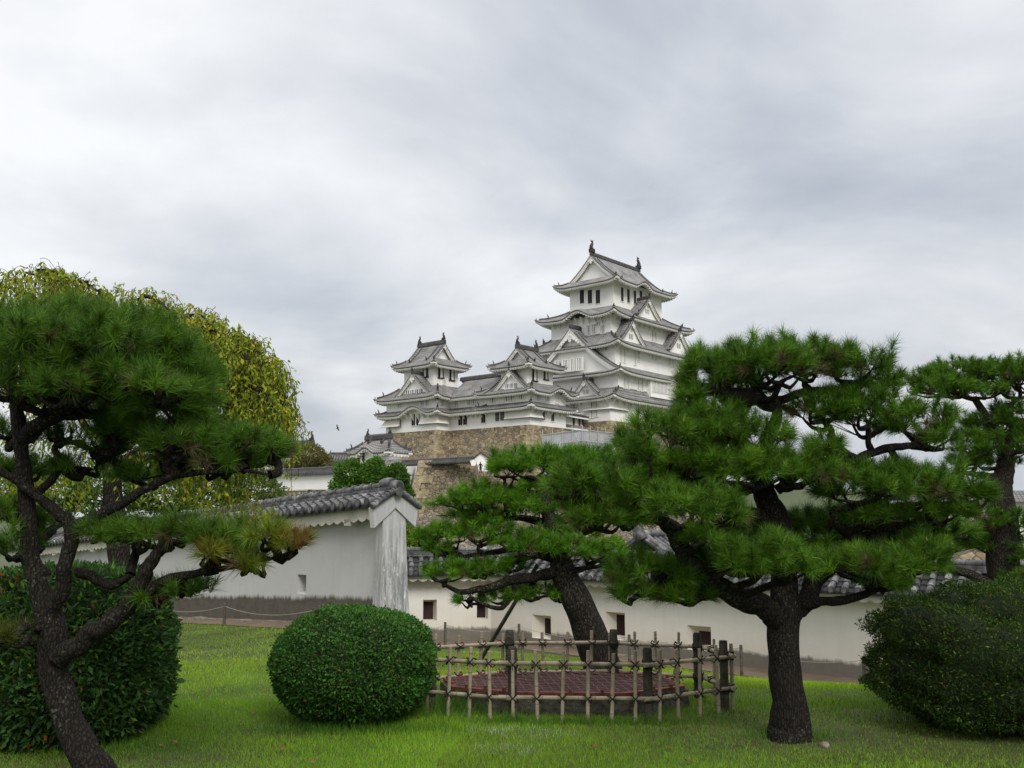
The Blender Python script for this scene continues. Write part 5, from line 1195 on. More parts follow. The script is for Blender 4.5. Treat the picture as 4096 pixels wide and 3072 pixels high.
        pth = smooth_path([root, root * .5 + cl * .5 + np.array([random.uniform(-.08, .08), 0, random.uniform(-.08, .06)]), cl], 5); mb.tube(pth, np.linspace(.035, .022, len(pth)), M[bark], 6, False, .3, 7)
        mb.build('branchlet', t)
        ends = np.array(ends); sel = np.arange(n)[::2]; dd_ = np.linalg.norm(pos[sel][:, None] - ends[None], axis=2); v, f = prisms(ends[np.argmin(dd_, 1)], pos[sel], .006, .0035)
        bulk('twigs', v, f, M['twig'], None, t)
    return t
# right foreground pine
pine('large pine with a straight thick trunk standing right of the bamboo fence', 8.02, (3150, 2930),
 [('trunk', [(3156, 2960, 0, 170), (3152, 2905, 0, 150), (3148, 2800, 0, 132), (3140, 2650, 0, 124), (3130, 2520, 0, 122), (3138, 2420, .02, 116), (3135, 2330, .05, 104), (3128, 2200, .08, 105), (3110, 2090, .1, 110), (3060, 1985, .1, 90), (3040, 1850, .1, 70), (3090, 1720, .05, 52), (3108, 1650, .05, 42), (3100, 1590, .05, 40)]),
  ('branch', [(3110, 2470, 0, 100), (3040, 2420, -.05, 92), (2940, 2385, -.15, 84), (2850, 2330, -.2, 78), (2760, 2250, -.3, 72), (2700, 2150, -.35, 66), (2640, 2080, -.4, 50), (2520, 2060, -.45, 34), (2400, 2040, -.5, 22)]),
  ('branch', [(3160, 2470, 0, 80), (3230, 2390, .05, 78), (3290, 2290, .1, 80), (3380, 2200, .15, 84), (3500, 2150, .2, 76), (3640, 2110, .25, 60), (3740, 2040, .3, 40)]),
  ('branch', [(3180, 2440, 0, 44), (3260, 2410, -.05, 40), (3400, 2395, -.1, 34), (3520, 2350, -.15, 28), (3620, 2310, -.15, 18)]),
  ('branch', [(3390, 2190, .15, 50), (3400, 2140, .1, 42), (3350, 2095, 0, 36), (3330, 2040, -.05, 28)]),
  ('branch', [(3100, 2120, .1, 60), (3020, 2060, 0, 50), (2920, 2030, -.1, 40), (2780, 2000, -.2, 26)]),
  ('branch', [(3040, 1880, .1, 60), (2960, 1800, .05, 60), (2920, 1740, 0, 40)]),
  ('branch', [(3095, 1640, .05, 36), (3040, 1600, .0, 60), (2960, 1590, -.05, 70), (2860, 1560, -.1, 50), (2760, 1540, -.1, 28)]),
  ('branch', [(3108, 1600, .05, 32), (3200, 1575, .1, 34), (3330, 1560, .15, 30), (3460, 1540, .2, 20)]),
  ('branch', [(3110, 1960, .1, 44), (3230, 1860, .1, 34), (3330, 1790, .1, 30), (3420, 1830, .15, 34), (3520, 1800, .2, 34), (3640, 1780, .2, 28)])],
 [(2930, 1840, 170, 80, .25), (2700, 1950, 150, 90, .2), (2980, 2130, 170, 80, .5), (3230, 2120, 170, 90, .5), (3120, 1480, 160, 120, -.25), (3780, 2130, 120, 80, .6), (3560, 2140, 150, 60, .5), (2940, 1560, 150, 90, .2), (3330, 1870, 110, 60, .35), (2850, 1860, 160, 80, -.3), (3560, 1880, 110, 60, .3), (2900, 2230, 130, 70, -.2), (3330, 2210, 130, 60, .4), (2850, 1510, 165, 135, -.1), (2770, 1600, 90, 85, -.1), (3010, 1465, 200, 125, 0), (3220, 1450, 210, 115, .1), (3400, 1480, 190, 110, .15), (3530, 1520, 85, 75, .2), (2900, 1640, 130, 60, .1, .7),
  (3290, 1640, 150, 95, .1), (3470, 1650, 220, 130, .15), (3660, 1700, 165, 120, .2), (3740, 1760, 80, 80, .2),
  (2640, 1760, 190, 125, -.25), (2830, 1730, 200, 120, -.15), (3000, 1740, 170, 105, -.1), (2740, 1860, 180, 70, -.2), (2560, 1830, 90, 80, -.3),
  (3010, 1890, 220, 115, -.3), (3200, 1900, 190, 100, -.2), (3290, 1800, 80, 90, -.1),
  (3430, 1960, 200, 120, -.1), (3620, 1960, 210, 130, 0), (3800, 1970, 150, 120, .1), (3740, 2050, 160, 80, .05), (3880, 1990, 80, 95, .1), (3500, 2060, 150, 60, 0),
  (2360, 2030, 140, 80, -.3), (2500, 2070, 140, 85, -.3), (2300, 1940, 140, 105, -.45), (2440, 1960, 150, 125, -.4), (2570, 1980, 120, 120, -.35), (2380, 2080, 160, 65, -.4), (2620, 1900, 130, 60, -.1),
  (2720, 2050, 150, 125, -.6), (2880, 2060, 120, 100, -.5), (2790, 2160, 90, 75, -.6), (2830, 1990, 140, 60, -.2),
  (3060, 2220, 190, 100, -.7), (2960, 2260, 120, 70, -.6), (3160, 2270, 100, 70, -.6),
  (2620, 2300, 210, 110, -.1, 1.1), (2520, 2370, 110, 75, -.1), (2740, 2380, 150, 70, -.1), (2850, 2250, 130, 80, .3),
  (3440, 2260, 220, 85, -.25, 1.1), (3620, 2260, 170, 90, -.2), (3700, 2190, 90, 90, -.1), (3520, 2330, 120, 50, -.2), (3360, 2080, 130, 55, .5, .9)],
 L_=.128, wd=.0040, K=104, dens=74, bark='bark2', seed=3)
# middle pine behind the fence, on a prop
pine('leaning pine with layered flat branches and a wooden prop behind the fence', 13.0, (2400, 2680),
 [('trunk', [(2410, 2690, .1, 165), (2395, 2620, .1, 140), (2350, 2500, .05, 125), (2300, 2390, 0, 118), (2262, 2290, 0, 100), (2240, 2200, 0, 70), (2210, 2100, 0, 60), (2180, 2000, 0, 50), (2190, 1930, 0, 40)]),
  ('branch', [(2260, 2280, 0, 52), (2150, 2305, -.1, 42), (2040, 2325, -.15, 38), (1940, 2350, -.2, 30), (1850, 2370, -.2, 22), (1780, 2340, -.2, 14)]),
  ('branch', [(2240, 2240, 0, 44), (2130, 2220, -.1, 36), (2040, 2250, -.1, 30), (1960, 2290, -.2, 22), (1860, 2290, -.2, 16)]),
  ('branch', [(2060, 2325, -.15, 22), (2058, 2370, -.15, 18), (2010, 2430, -.2, 18), (1940, 2420, -.2, 14), (1890, 2390, -.2, 12)]),
  ('branch', [(2240, 2190, 0, 44), (2100, 2190, .1, 30), (1980, 2210, .1, 22), (1850, 2225, .1, 14)]),
  ('branch', [(2200, 2090, 0, 36), (2080, 2070, .2, 26), (1960, 2080, .2, 16)])],
 [(2110, 1870, 170, 85, .2), (2260, 1850, 170, 70, .3), (2400, 1850, 170, 75, .3), (2540, 1870, 110, 60, .4), (2020, 1880, 85, 60, .1), (2150, 1940, 120, 40, .1, .6),
  (1920, 1960, 90, 50, .3), (1850, 2010, 130, 65, .1), (1990, 2010, 140, 60, .1), (2120, 2040, 110, 60, 0), (2050, 1985, 110, 45, .2), (2230, 2030, 90, 80, .2),
  (2230, 2120, 110, 50, .1), (2330, 2140, 90, 50, .2), (2200, 1960, 130, 50, .3), (1700, 2150, 60, 50, .1), (1900, 2060, 120, 45, .2), (2350, 1930, 110, 50, .3), (1800, 2140, 110, 70, 0), (1930, 2130, 130, 68, 0), (2050, 2165, 110, 50, 0), (1740, 2190, 65, 45, 0),
  (2140, 2190, 120, 70, -.3), (2270, 2200, 130, 72, -.35), (2390, 2215, 100, 60, -.3), (2470, 2230, 60, 50, -.2),
  (1790, 2290, 105, 62, -.2), (1910, 2280, 120, 55, -.1), (2030, 2265, 110, 45, 0, .8),
  (2020, 2385, 110, 45, .1, .8), (2150, 2370, 110, 50, .1, .8), (1880, 2400, 70, 30, -.1, .6), (2230, 2380, 50, 40, .1)],
 L_=.14, wd=.0062, K=74, dens=52, cols=((.058, .155, .007), (.135, .32, .014)), bark='bark', seed=5)
# far right pine
pine('tall dark pine cut by the right edge of the picture behind the yew', 15.5, (4000, 2640),
 [('trunk', [(4030, 2660, 0, 150), (4025, 2450, 0, 130), (4020, 2250, 0, 120), (4010, 2080, 0, 105), (4005, 1950, 0, 92), (4020, 1880, 0, 70), (4020, 1780, 0, 50), (3950, 1680, 0, 36), (3900, 1600, 0, 26)]),
  ('branch', [(4000, 1920, 0, 40), (3920, 1900, 0, 26), (3850, 1890, 0, 16)]), ('branch', [(4020, 2120, 0, 44), (3930, 2110, 0, 30), (3840, 2120, 0, 16)]), ('branch', [(4000, 2350, 0, 50), (3880, 2300, 0, 40), (3760, 2270, 0, 26), (3650, 2300, 0, 14)]),
  ('branch', [(3950, 1680, 0, 26), (4010, 1640, 0, 20), (4080, 1590, 0, 14)])],
 [(3800, 1560, 150, 60, -.2), (4060, 1500, 120, 80, -.1), (3980, 1730, 130, 60, .2), (3960, 1850, 120, 60, .2), (3780, 2180, 150, 60, .4), (3960, 2180, 120, 60, .2), (3720, 1530, 125, 75, 0), (3850, 1500, 150, 75, .1), (3990, 1510, 130, 70, .2), (4110, 1530, 110, 70, .3), (3900, 1570, 150, 45, 0, .7),
  (3960, 1690, 110, 60, 0), (4070, 1660, 110, 75, 0), (3900, 1790, 110, 75, -.1), (4020, 1790, 120, 80, -.1), (4110, 1760, 90, 90, 0), (3860, 1850, 80, 45, 0),
  (3930, 2080, 120, 70, 0), (4050, 2100, 110, 80, -.1), (3860, 2130, 80, 50, 0), (4100, 2230, 80, 90, -.2), (4080, 2330, 90, 60, -.3), (3700, 2110, 90, 60, .3)],
 L_=.15, wd=.0072, K=64, dens=50, cols=((.046, .12, .007), (.11, .24, .012)), bark='bark', seed=9)
# left foreground pine
pine('gnarled dark pine leaning over the azalea at the left edge of the picture', 6.35, (360, 3060),
 [('trunk', [(400, 3110, 0, 150), (340, 3020, 0, 118), (275, 2900, .02, 104), (228, 2760, .05, 106), (213, 2620, .05, 112), (195, 2480, .05, 100), (150, 2340, .05, 74), (120, 2220, .05, 66), (108, 2080, .05, 62), (100, 1920, .05, 60), (85, 1800, .05, 52), (75, 1690, .05, 56), (60, 1600, .1, 44)]),
  ('branch', [(205, 2460, .03, 70), (245, 2340, 0, 60), (270, 2220, 0, 56), (290, 2110, 0, 54), (230, 2050, 0, 44), (150, 1990, .0, 40), (60, 1920, -.05, 34), (-40, 1860, -.1, 28)]),
  ('branch', [(290, 2110, 0, 52), (400, 2060, -.02, 44), (510, 2000, -.05, 38), (600, 1950, -.05, 32), (700, 1900, -.05, 32), (820, 1890, 0, 24), (960, 1880, 0, 16), (1080, 1900, 0, 10)]),
  ('branch', [(230, 2640, .0, 90), (330, 2560, -.05, 80), (430, 2500, -.1, 72), (510, 2410, -.12, 66), (570, 2310, -.15, 60), (620, 2220, -.15, 46), (680, 2190, -.15, 34)]),
  ('branch', [(540, 2390, -.12, 50), (640, 2330, -.1, 40), (780, 2290, -.1, 30), (920, 2270, -.05, 22), (1060, 2240, 0, 16), (1180, 2200, 0, 10)]),
  ('branch', [(85, 1760, .05, 62), (150, 1700, 0, 62), (230, 1640, -.05, 58), (320, 1600, -.1, 50), (420, 1540, -.1, 34)]),
  ('branch', [(110, 1760, .05, 60), (190, 1680, .05, 50), (300, 1660, .05, 44), (420, 1650, .1, 38), (540, 1600, .1, 24)]),
  ('branch', [(140, 1980, .1, 34), (210, 1920, .1, 32), (250, 1850, .1, 30), (220, 1790, .1, 26), (290, 1770, .1, 22), (380, 1800, .1, 14)]),
  ('branch', [(190, 2300, .1, 40), (150, 2250, .1, 34), (130, 2180, .1, 28)]),
  ('branch', [(310, 2290, .1, 40), (380, 2310, .1, 40), (450, 2340, .05, 32), (520, 2300, 0, 26)])],
 [(560, 1330, 170, 110, .15), (680, 1400, 130, 110, .2), (830, 1500, 60, 90, .25), (200, 1600, 160, 90, .2), (450, 1650, 160, 80, .35), (560, 1900, 150, 60, .4), (100, 1880, 120, 70, .4), (160, 1370, 200, 140, -.35), (420, 1380, 190, 130, -.3), (990, 1830, 130, 60, .3), (60, 1350, 210, 165, 0), (250, 1340, 220, 160, .1), (440, 1360, 210, 150, .1), (600, 1400, 190, 150, .1), (720, 1480, 150, 150, .1), (790, 1590, 110, 140, .1),
  (130, 1460, 200, 120, -.3), (330, 1470, 200, 120, -.3), (520, 1530, 180, 120, -.25), (660, 1640, 170, 110, -.1), (40, 1560, 120, 80, -.3, .8), (760, 1730, 120, 90, 0, .9), (600, 1740, 120, 80, .1, .7),
  (1000, 1770, 130, 75, .1), (1110, 1800, 75, 60, .1), (900, 1850, 140, 55, .1, .8), (720, 1830, 130, 60, .1, .7), (880, 1740, 90, 60, .2, .8),
  (430, 1790, 100, 65, .3), (260, 1740, 90, 50, .4, .7), (40, 1730, 70, 60, .3, .8), (330, 1860, 90, 50, .3, .6),
  (430, 2130, 100, 70, .1), (560, 2130, 140, 75, .1), (720, 2130, 150, 80, 0), (860, 2150, 120, 70, 0), (950, 2190, 70, 60, 0), (860, 2210, 50, 60, -.2, 1, 2),
  (1080, 2140, 90, 62, -.1, 1, 1), (1180, 2170, 75, 60, -.1, 1, 2), (1010, 2250, 60, 40, -.1, .7, 1),
  (760, 2350, 110, 50, .1, .8), (640, 2370, 60, 40, .1, .6), (60, 2050, 90, 60, .2), (80, 2180, 110, 70, .1, .8), (220, 2090, 60, 50, .4, .7),
  (50, 2540, 80, 55, -.25, .5, 3), (640, 1560, 150, 110, -.35), (700, 1790, 140, 80, -.1), (480, 1720, 150, 70, .2), (280, 1560, 170, 90, -.35)],
 L_=.125, wd=.0034, K=104, dens=84, cols=((.048, .115, .010), (.115, .235, .018)), bark='bark2', seed=12)
# ---------------------------------------------------------------- leaf quads
def leaves(pos, nr, size, tint, asp=.42, hang=0.0, spread=.6):
    n = len(pos); d = unit(nr * (1 - spread) + dirs(n) * spread + np.array([0, 0, -hang])); s = unit(np.cross(d, dirs(n))); u = np.cross(s, d); L_ = (size * rng.uniform(.7, 1.25, n))[:, None]
    v = np.stack([pos, pos + d * L_ * .5 + s * L_ * asp * .5 + u * L_ * .06, pos + d * L_, pos + d * L_ * .5 - s * L_ * asp * .5 + u * L_ * .06], 1).reshape(-1, 3)
    return v, np.repeat(tint, 4, 0)
def tri4(n): return np.arange(n * 4).reshape(-1, 4)
def bush(name, label, cat, c, r, n, size, cols, pw=2.4, lump=.06, base=None, asp=.45, core=.88, red=0.0, tipc=None, flat=0.0):
    """clipped shrub: leaves through the outer shell of a rounded body"""
    c = np.array(c, float); r = np.array(r, float)
    o = empty(name, (c[0], c[1], c[2] - r[2] if base is None else base)); tag(o, label, cat)
    def surf(d):
        k = (np.abs(d) ** pw).sum(1) ** (-1 / pw); l_ = 1 + lump * vnoise(d, 3.5, c[0]) + lump * .6 * vnoise(d, 8, c[1]) + lump * .35 * vnoise(d, 15, c[0]); return d * (k * l_)[:, None]
    d = dirs(n, -.93); q = surf(d); low = q[:, 2] < 0; taper = np.where(low, 1 - flat * np.abs(q[:, 2]) ** 1.5, 1.0)
    sh = 1 - np.abs(rng.normal(0, .045, n)); stv = (rng.random(n) < .035) & (vnoise(d, 9, 2) > .1); sh[stv] = 1 + rng.uniform(0, .05, stv.sum()); q = q * sh[:, None]; q[:, :2] *= taper[:, None]
    pos = c + q * r; nr = unit(d / r); m_ = rng.random((n, 1)); t_ = np.array(cols[0]) * (1 - m_) + np.array(cols[1]) * m_
    t_ *= (1 + .30 * vnoise(d, 6, 5) + .22 * vnoise(d, 17, 8))[:, None] * rng.uniform(.7, 1.3, (n, 1)); br_ = rng.random(n) < .012; t_[br_] = (.16, .10, .03)
    if tipc is not None: k_ = rng.random(n) < (.05 + .08 * (d[:, 2] > .4)); t_[k_] = tipc
    if red: k_ = (vnoise(d, 5, 9) > .55) & (rng.random(n) < red); t_[k_] = (.30, .05, .015)
    v, cc = leaves(pos, nr, size * rng.uniform(.7, 1.35, n), t_, asp, 0, .62); bulk('foliage', v, tri4(n), M['leaf'], cc, o, 4)
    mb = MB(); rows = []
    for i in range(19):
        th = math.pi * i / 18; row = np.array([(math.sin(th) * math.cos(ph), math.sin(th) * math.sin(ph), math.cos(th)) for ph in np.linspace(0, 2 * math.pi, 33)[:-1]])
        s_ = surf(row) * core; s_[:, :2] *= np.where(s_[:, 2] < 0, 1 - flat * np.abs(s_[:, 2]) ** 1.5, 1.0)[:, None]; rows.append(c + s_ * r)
    mb.grid(rows, M['core'], None, True, True); mb.build('shade_core', o)  # solid dark body in place of the shaded shrub interior
    mb = MB()
    for k in range(6):
        an = k * 1.05; mb.tube([(c[0] + .12 * math.cos(an), c[1] + .12 * math.sin(an), o.location[2] - .05), (c[0] + r[0] * .4 * math.cos(an), c[1] + r[1] * .4 * math.sin(an), c[2] - r[2] * .4)], [.03, .018], M['twig'], 6)
    mb.build('stem', o); return o
M['core'] = mat('dark_shrub_core', (.014, .020, .008), .95, .4, 10)  # near-black green: shade between the leaves put into the core colour
Yb = 8.75; c = P(1417, 2665, Yb)
bush('round_shrub', 'neatly clipped ball-shaped green shrub in the middle of the lawn', 'shrub', c, (.725, .72, .52), 52000, .027, ((.026, .075, .014), (.055, .145, .022)), 2.25, .035, 0.0, .55, .93, tipc=(.085, .20, .035), flat=.20)
Ya = 8.3; c = P(235, 2655, Ya)
bush('azalea_bush', 'big dark green azalea bush behind the gnarled left pine trunk', 'shrub', c, (.86, .90, .78), 42000, .062, ((.026, .062, .016), (.055, .120, .028)), 2.9, .05, 0.0, .36, .93, .05, tipc=(.10, .24, .02))
Yy = 8.6; c = P(3960, 2662, Yy)
bush('yew_shrub', 'broad dark clipped yew shrub at the right edge of the lawn', 'shrub', c, (1.03, .95, .70), 90000, .030, ((.017, .042, .008), (.038, .072, .011)), 2.15, .15, 0.0, .30, .86, tipc=(.12, .18, .02), flat=.35)
# ---------------------------------------------------------------- broadleaf trees
def tree(name, label, cat, base, blobs, n, size, cols, trunk, hang=0.0, asp=.45, mt='leafsoft', group=None, sky=.0):
    o = empty(name, tuple(base)); tag(o, label, cat, group); V_, C_ = [], []; tot = sum(b[1][0] * b[1][2] for b in blobs)
    for i, (c, r) in enumerate(blobs):
        k = int(n * r[0] * r[2] / tot); d = dirs(k); rr = 1 - np.abs(rng.normal(0, .16, k)); l_ = 1 + .22 * vnoise(d, 3, i * 2.3) + .10 * vnoise(d, 8, i); q = d * (rr * l_)[:, None]; pos = np.array(c) + q * np.array(r)
        m_ = np.clip(rng.random((k, 1)) * .7 + .3 * (vnoise(pos, 1.3, i)[:, None] * .5 + .5), 0, 1); v, cc = leaves(pos, unit(d), size, np.array(cols[0]) * (1 - m_) + np.array(cols[1]) * m_, asp, hang, .7); V_.append(v); C_.append(cc)
    v = np.concatenate(V_); bulk('crown', v, tri4(len(v) // 4), M[mt], np.concatenate(C_), o, 4)
    mb = MB(); b = np.array(base); top = np.mean([c for c, r in blobs], 0); mb.tube(smooth_path([b, b * .5 + top * .5 + np.array([.1, 0, 0]), top], 5), np.linspace(trunk, trunk * .4, 11), M['bark'], 9, True, .2)
    mb.build('trunk', o); 
    for c, r in blobs:
        mb = MB(); mb.tube(smooth_path([b * .45 + top * .55, (b * .45 + top * .55) * .4 + np.array(c) * .6 + (0, 0, -.1), c], 4), np.linspace(trunk * .5, trunk * .12, 9), M['bark'], 6, True, .2); mb.build('limb', o)
    return o
def blob_px(x, y, hw, hh, Y, dep=.9): c = P(x, y, Y); k = Y / FPX; return (c, (hw * k, hw * k * dep, hh * k))
GT = ((.045, .11, .016), (.11, .23, .030))
for lab, bl_, bs in (('leftmost of the three green camphor trees below the low turret', [blob_px(1402, 1905, 62, 68, 92), blob_px(1378, 1965, 62, 50, 92), blob_px(1430, 1960, 50, 60, 92)], (1395, 2080)),
                 ('middle one of the three green camphor trees, bright and pointed, below the low turret', [blob_px(1500, 1890, 45, 60, 90), blob_px(1525, 1935, 60, 60, 90), blob_px(1485, 1975, 50, 50, 90)], (1510, 2090)),
                 ('rightmost of the three green camphor trees, darkest, beside the stone bastion', [blob_px(1585, 1910, 48, 55, 88), blob_px(1600, 1975, 46, 70, 88), blob_px(1570, 2020, 50, 60, 88)], (1590, 2110))):
    b_ = P(bs[0], bs[1], bl_[0][0][1]); dk = .75 if 'darkest' in lab else 1.0
    tree('camphor_tree', lab, 'tree', b_, bl_, 9000, .33, tuple(tuple(x * dk for x in c_) for c_ in GT), .25, group='green trees below the turret')
tree('willow_tree', 'olive brown feathery tree hiding part of the gabled house', 'tree', P(1240, 1960, 118), [blob_px(1240, 1830, 72, 55, 118), blob_px(1205, 1870, 55, 50, 118), blob_px(1290, 1860, 45, 45, 118), blob_px(1150, 1890, 60, 40, 118)], 9000, .30, ((.085, .085, .025), (.17, .16, .05)), .25)
tree('young_tree', 'bright yellow-green little tree peeping over the wall right of the pillar', 'tree', P(1640, 2300, 34), [blob_px(1640, 2160, 40, 36, 34), blob_px(1625, 2115, 32, 30, 34), blob_px(1610, 2190, 40, 40, 34), blob_px(1670, 2200, 34, 30, 34)], 6000, .10, ((.11, .19, .015), (.20, .30, .025)), .05)
tree('broadleaf_tree', 'olive green tree at the foot of the tallest tower behind the right pine', 'tree', P(2740, 1800, 125), [blob_px(2740, 1655, 60, 42, 125), blob_px(2690, 1700, 60, 35, 125), blob_px(2800, 1690, 60, 45, 125)], 7000, .35, ((.05, .08, .02), (.10, .14, .035)), .25)
tree('young_tree', 'small yellow-green tree between the pines in front of the ornate gate roof', 'tree', P(2470, 2330, 27), [blob_px(2455, 2190, 45, 45, 27), blob_px(2420, 2230, 40, 40, 27)], 3500, .10, ((.08, .16, .015), (.14, .25, .025)), .05)
tree('broadleaf_tree', 'dark green tree row seen through the right pine branches', 'tree', P(3350, 2250, 45), [blob_px(3250, 2120, 120, 80, 45), blob_px(3450, 2110, 130, 80, 45), blob_px(3620, 2130, 110, 70, 45), blob_px(3050, 2120, 130, 70, 45)], 14000, .20, ((.03, .075, .015), (.06, .13, .025)), .15)
tree('broadleaf_tree', 'green bushy tree rising behind the left wall below the cherry', 'tree', P(900, 2150, 42), [blob_px(1000, 1960, 130, 75, 42), blob_px(850, 1960, 140, 90, 42), blob_px(650, 1950, 150, 100, 42), blob_px(430, 1960, 160, 110, 42), blob_px(200, 1960, 160, 110, 42), blob_px(20, 1960, 150, 120, 42)], 26000, .17, ((.045, .085, .018), (.10, .16, .03)), .15)
# weeping cherry behind the left pine
def cherry():
    Yc = 13.0; b = P(500, 2440, Yc); b[2] = zg(b[0], b[1]); o = empty('weeping_cherry', tuple(b)); tag(o, 'weeping cherry tree with yellowing leaves and bare drooping twigs behind the left pine', 'cherry tree')
    mb = MB(); tp = P(430, 1750, Yc); mb.tube(smooth_path([b, P(480, 2250, Yc), P(455, 2000, Yc), tp], 5), np.linspace(.17, .10, 16), M['bark'], 10, True, .25); mb.build('trunk', o)
    arch = [[(430, 1750), (380, 1420), (300, 1190), (190, 1080), (60, 1130)], [(430, 1750), (330, 1450), (150, 1200), (-60, 1130)], [(440, 1800), (500, 1400), (560, 1200), (640, 1210), (720, 1310)], [(440, 1780), (560, 1500), (700, 1320), (840, 1320), (930, 1420)],
            [(450, 1800), (620, 1620), (800, 1500), (900, 1360), (960, 1400), (1010, 1500)], [(450, 1850), (700, 1720), (880, 1580), (970, 1460), (1040, 1490), (1100, 1620)], [(450, 1850), (650, 1820), (850, 1700), (980, 1560), (1060, 1580), (1100, 1680)], [(440, 1800), (470, 1450), (430, 1220), (340, 1130), (200, 1120)],
            [(450, 1800), (700, 1560), (880, 1400), (960, 1350), (1040, 1420), (1090, 1500)], [(450, 1820), (760, 1640), (960, 1500), (1040, 1470), (1110, 1570), (1130, 1660)], [(450, 1850), (700, 1800), (900, 1680), (1040, 1620), (1110, 1700)],
            [(450, 1820), (600, 1560), (690, 1380), (760, 1260), (850, 1290)], [(450, 1850), (600, 1850), (800, 1820), (950, 1760), (1050, 1800)], [(430, 1800), (250, 1600), (80, 1450), (-60, 1400)]]
    V_, C_, A_, B_ = [], [], [], []
    for i, a_ in enumerate(arch):
        dy = random.uniform(-1.3, 1.3); n_ = len(a_); pts = np.array([(*P(x, y, Yc + dy * k / n_), 0) for k, (x, y) in enumerate(a_)]); sp = smooth_path(pts, 8)[:, :3]; sp += rng.normal(0, .02, sp.shape)
        mb = MB(); mb.tube(sp, np.linspace(.055, .010, len(sp)), M['bark'], 6, False, .3, i); mb.build('branch', o)
        for k in range(int(len(sp) * 3.6)):
            j = random.randint(len(sp) // 3, len(sp) - 1); p = sp[j] + rng.normal(0, .10, 3) * np.array([1.3, 1.6, .5]); d = np.array([random.uniform(-.7, .7), random.uniform(-.8, .8), random.uniform(.1, .7)]); L_ = random.uniform(.3, 1.2 if random.random() < .25 else .7)
            S_ = 12; t = np.linspace(0, 1, S_)[:, None]; st = p + d * .32 * np.sin(t * 1.5) + np.array([0, 0, -1]) * (t ** 1.6) * L_ + np.cumsum(rng.normal(0, .006, (S_, 3)), 0)
            A_.append(st[:-1]); B_.append(st[1:])
            bare = random.random() < .22; nl = 0 if bare else int(L_ * random.uniform(26, 46)); 
            if nl:
                u = rng.random(nl) * (S_ - 1.01); f = u.astype(int); q = st[f] + (st[f + 1] - st[f]) * (u - f)[:, None] + rng.normal(0, .03, (nl, 3)); m_ = rng.random((nl, 1))
                tint = np.array((.15, .21, .018)) * (1 - m_) + np.array((.34, .38, .03)) * m_; y_ = rng.random(nl) < .05; tint[y_] = (.42, .30, .03); r_ = rng.random(nl) < .006; tint[r_] = (.35, .09, .02)
                v, cc = leaves(q, np.tile(np.array([[0, 0, -.4]]), (nl, 1)), .078, tint, .38, .75, .75); V_.append(v); C_.append(cc)
    # inner mass of leaves
    for (x, y, hw, hh) in ((220, 1290, 290, 180), (520, 1370, 280, 190), (700, 1520, 250, 200), (860, 1560, 170, 180), (1000, 1690, 110, 140), (920, 1790, 120, 110), (350, 1600, 380, 260), (650, 1850, 300, 180), (150, 1900, 260, 200), (850, 2010, 180, 120), (1000, 2080, 120, 90)):
        k = 1500 if x < 800 else 450; d = dirs(k); c = P(x, y, Yc + random.uniform(-.5, .5)); kk = Yc / FPX; q = c + d * np.array([hw, hw * .8, hh]) * kk * (rng.random(k) ** .45)[:, None] * .98; m_ = rng.random((k, 1))
        tint = np.array((.12, .18, .018)) * (1 - m_) + np.array((.28, .33, .03)) * m_; y_ = rng.random(k) < .05; tint[y_] = (.34, .20, .03); v, cc = leaves(q, np.tile(np.array([[0, 0, -.4]]), (k, 1)), .078, tint, .38, .8, .75); V_.append(v); C_.append(cc)
    v = np.concatenate(V_); bulk('foliage', v, tri4(len(v) // 4), M['leafsoft'], np.concatenate(C_), o, 4)
    v, f = prisms(np.concatenate(A_), np.concatenate(B_), .0042, .0036); bulk('drooping_twigs', v, f, M['twig'], None, o)
cherry()
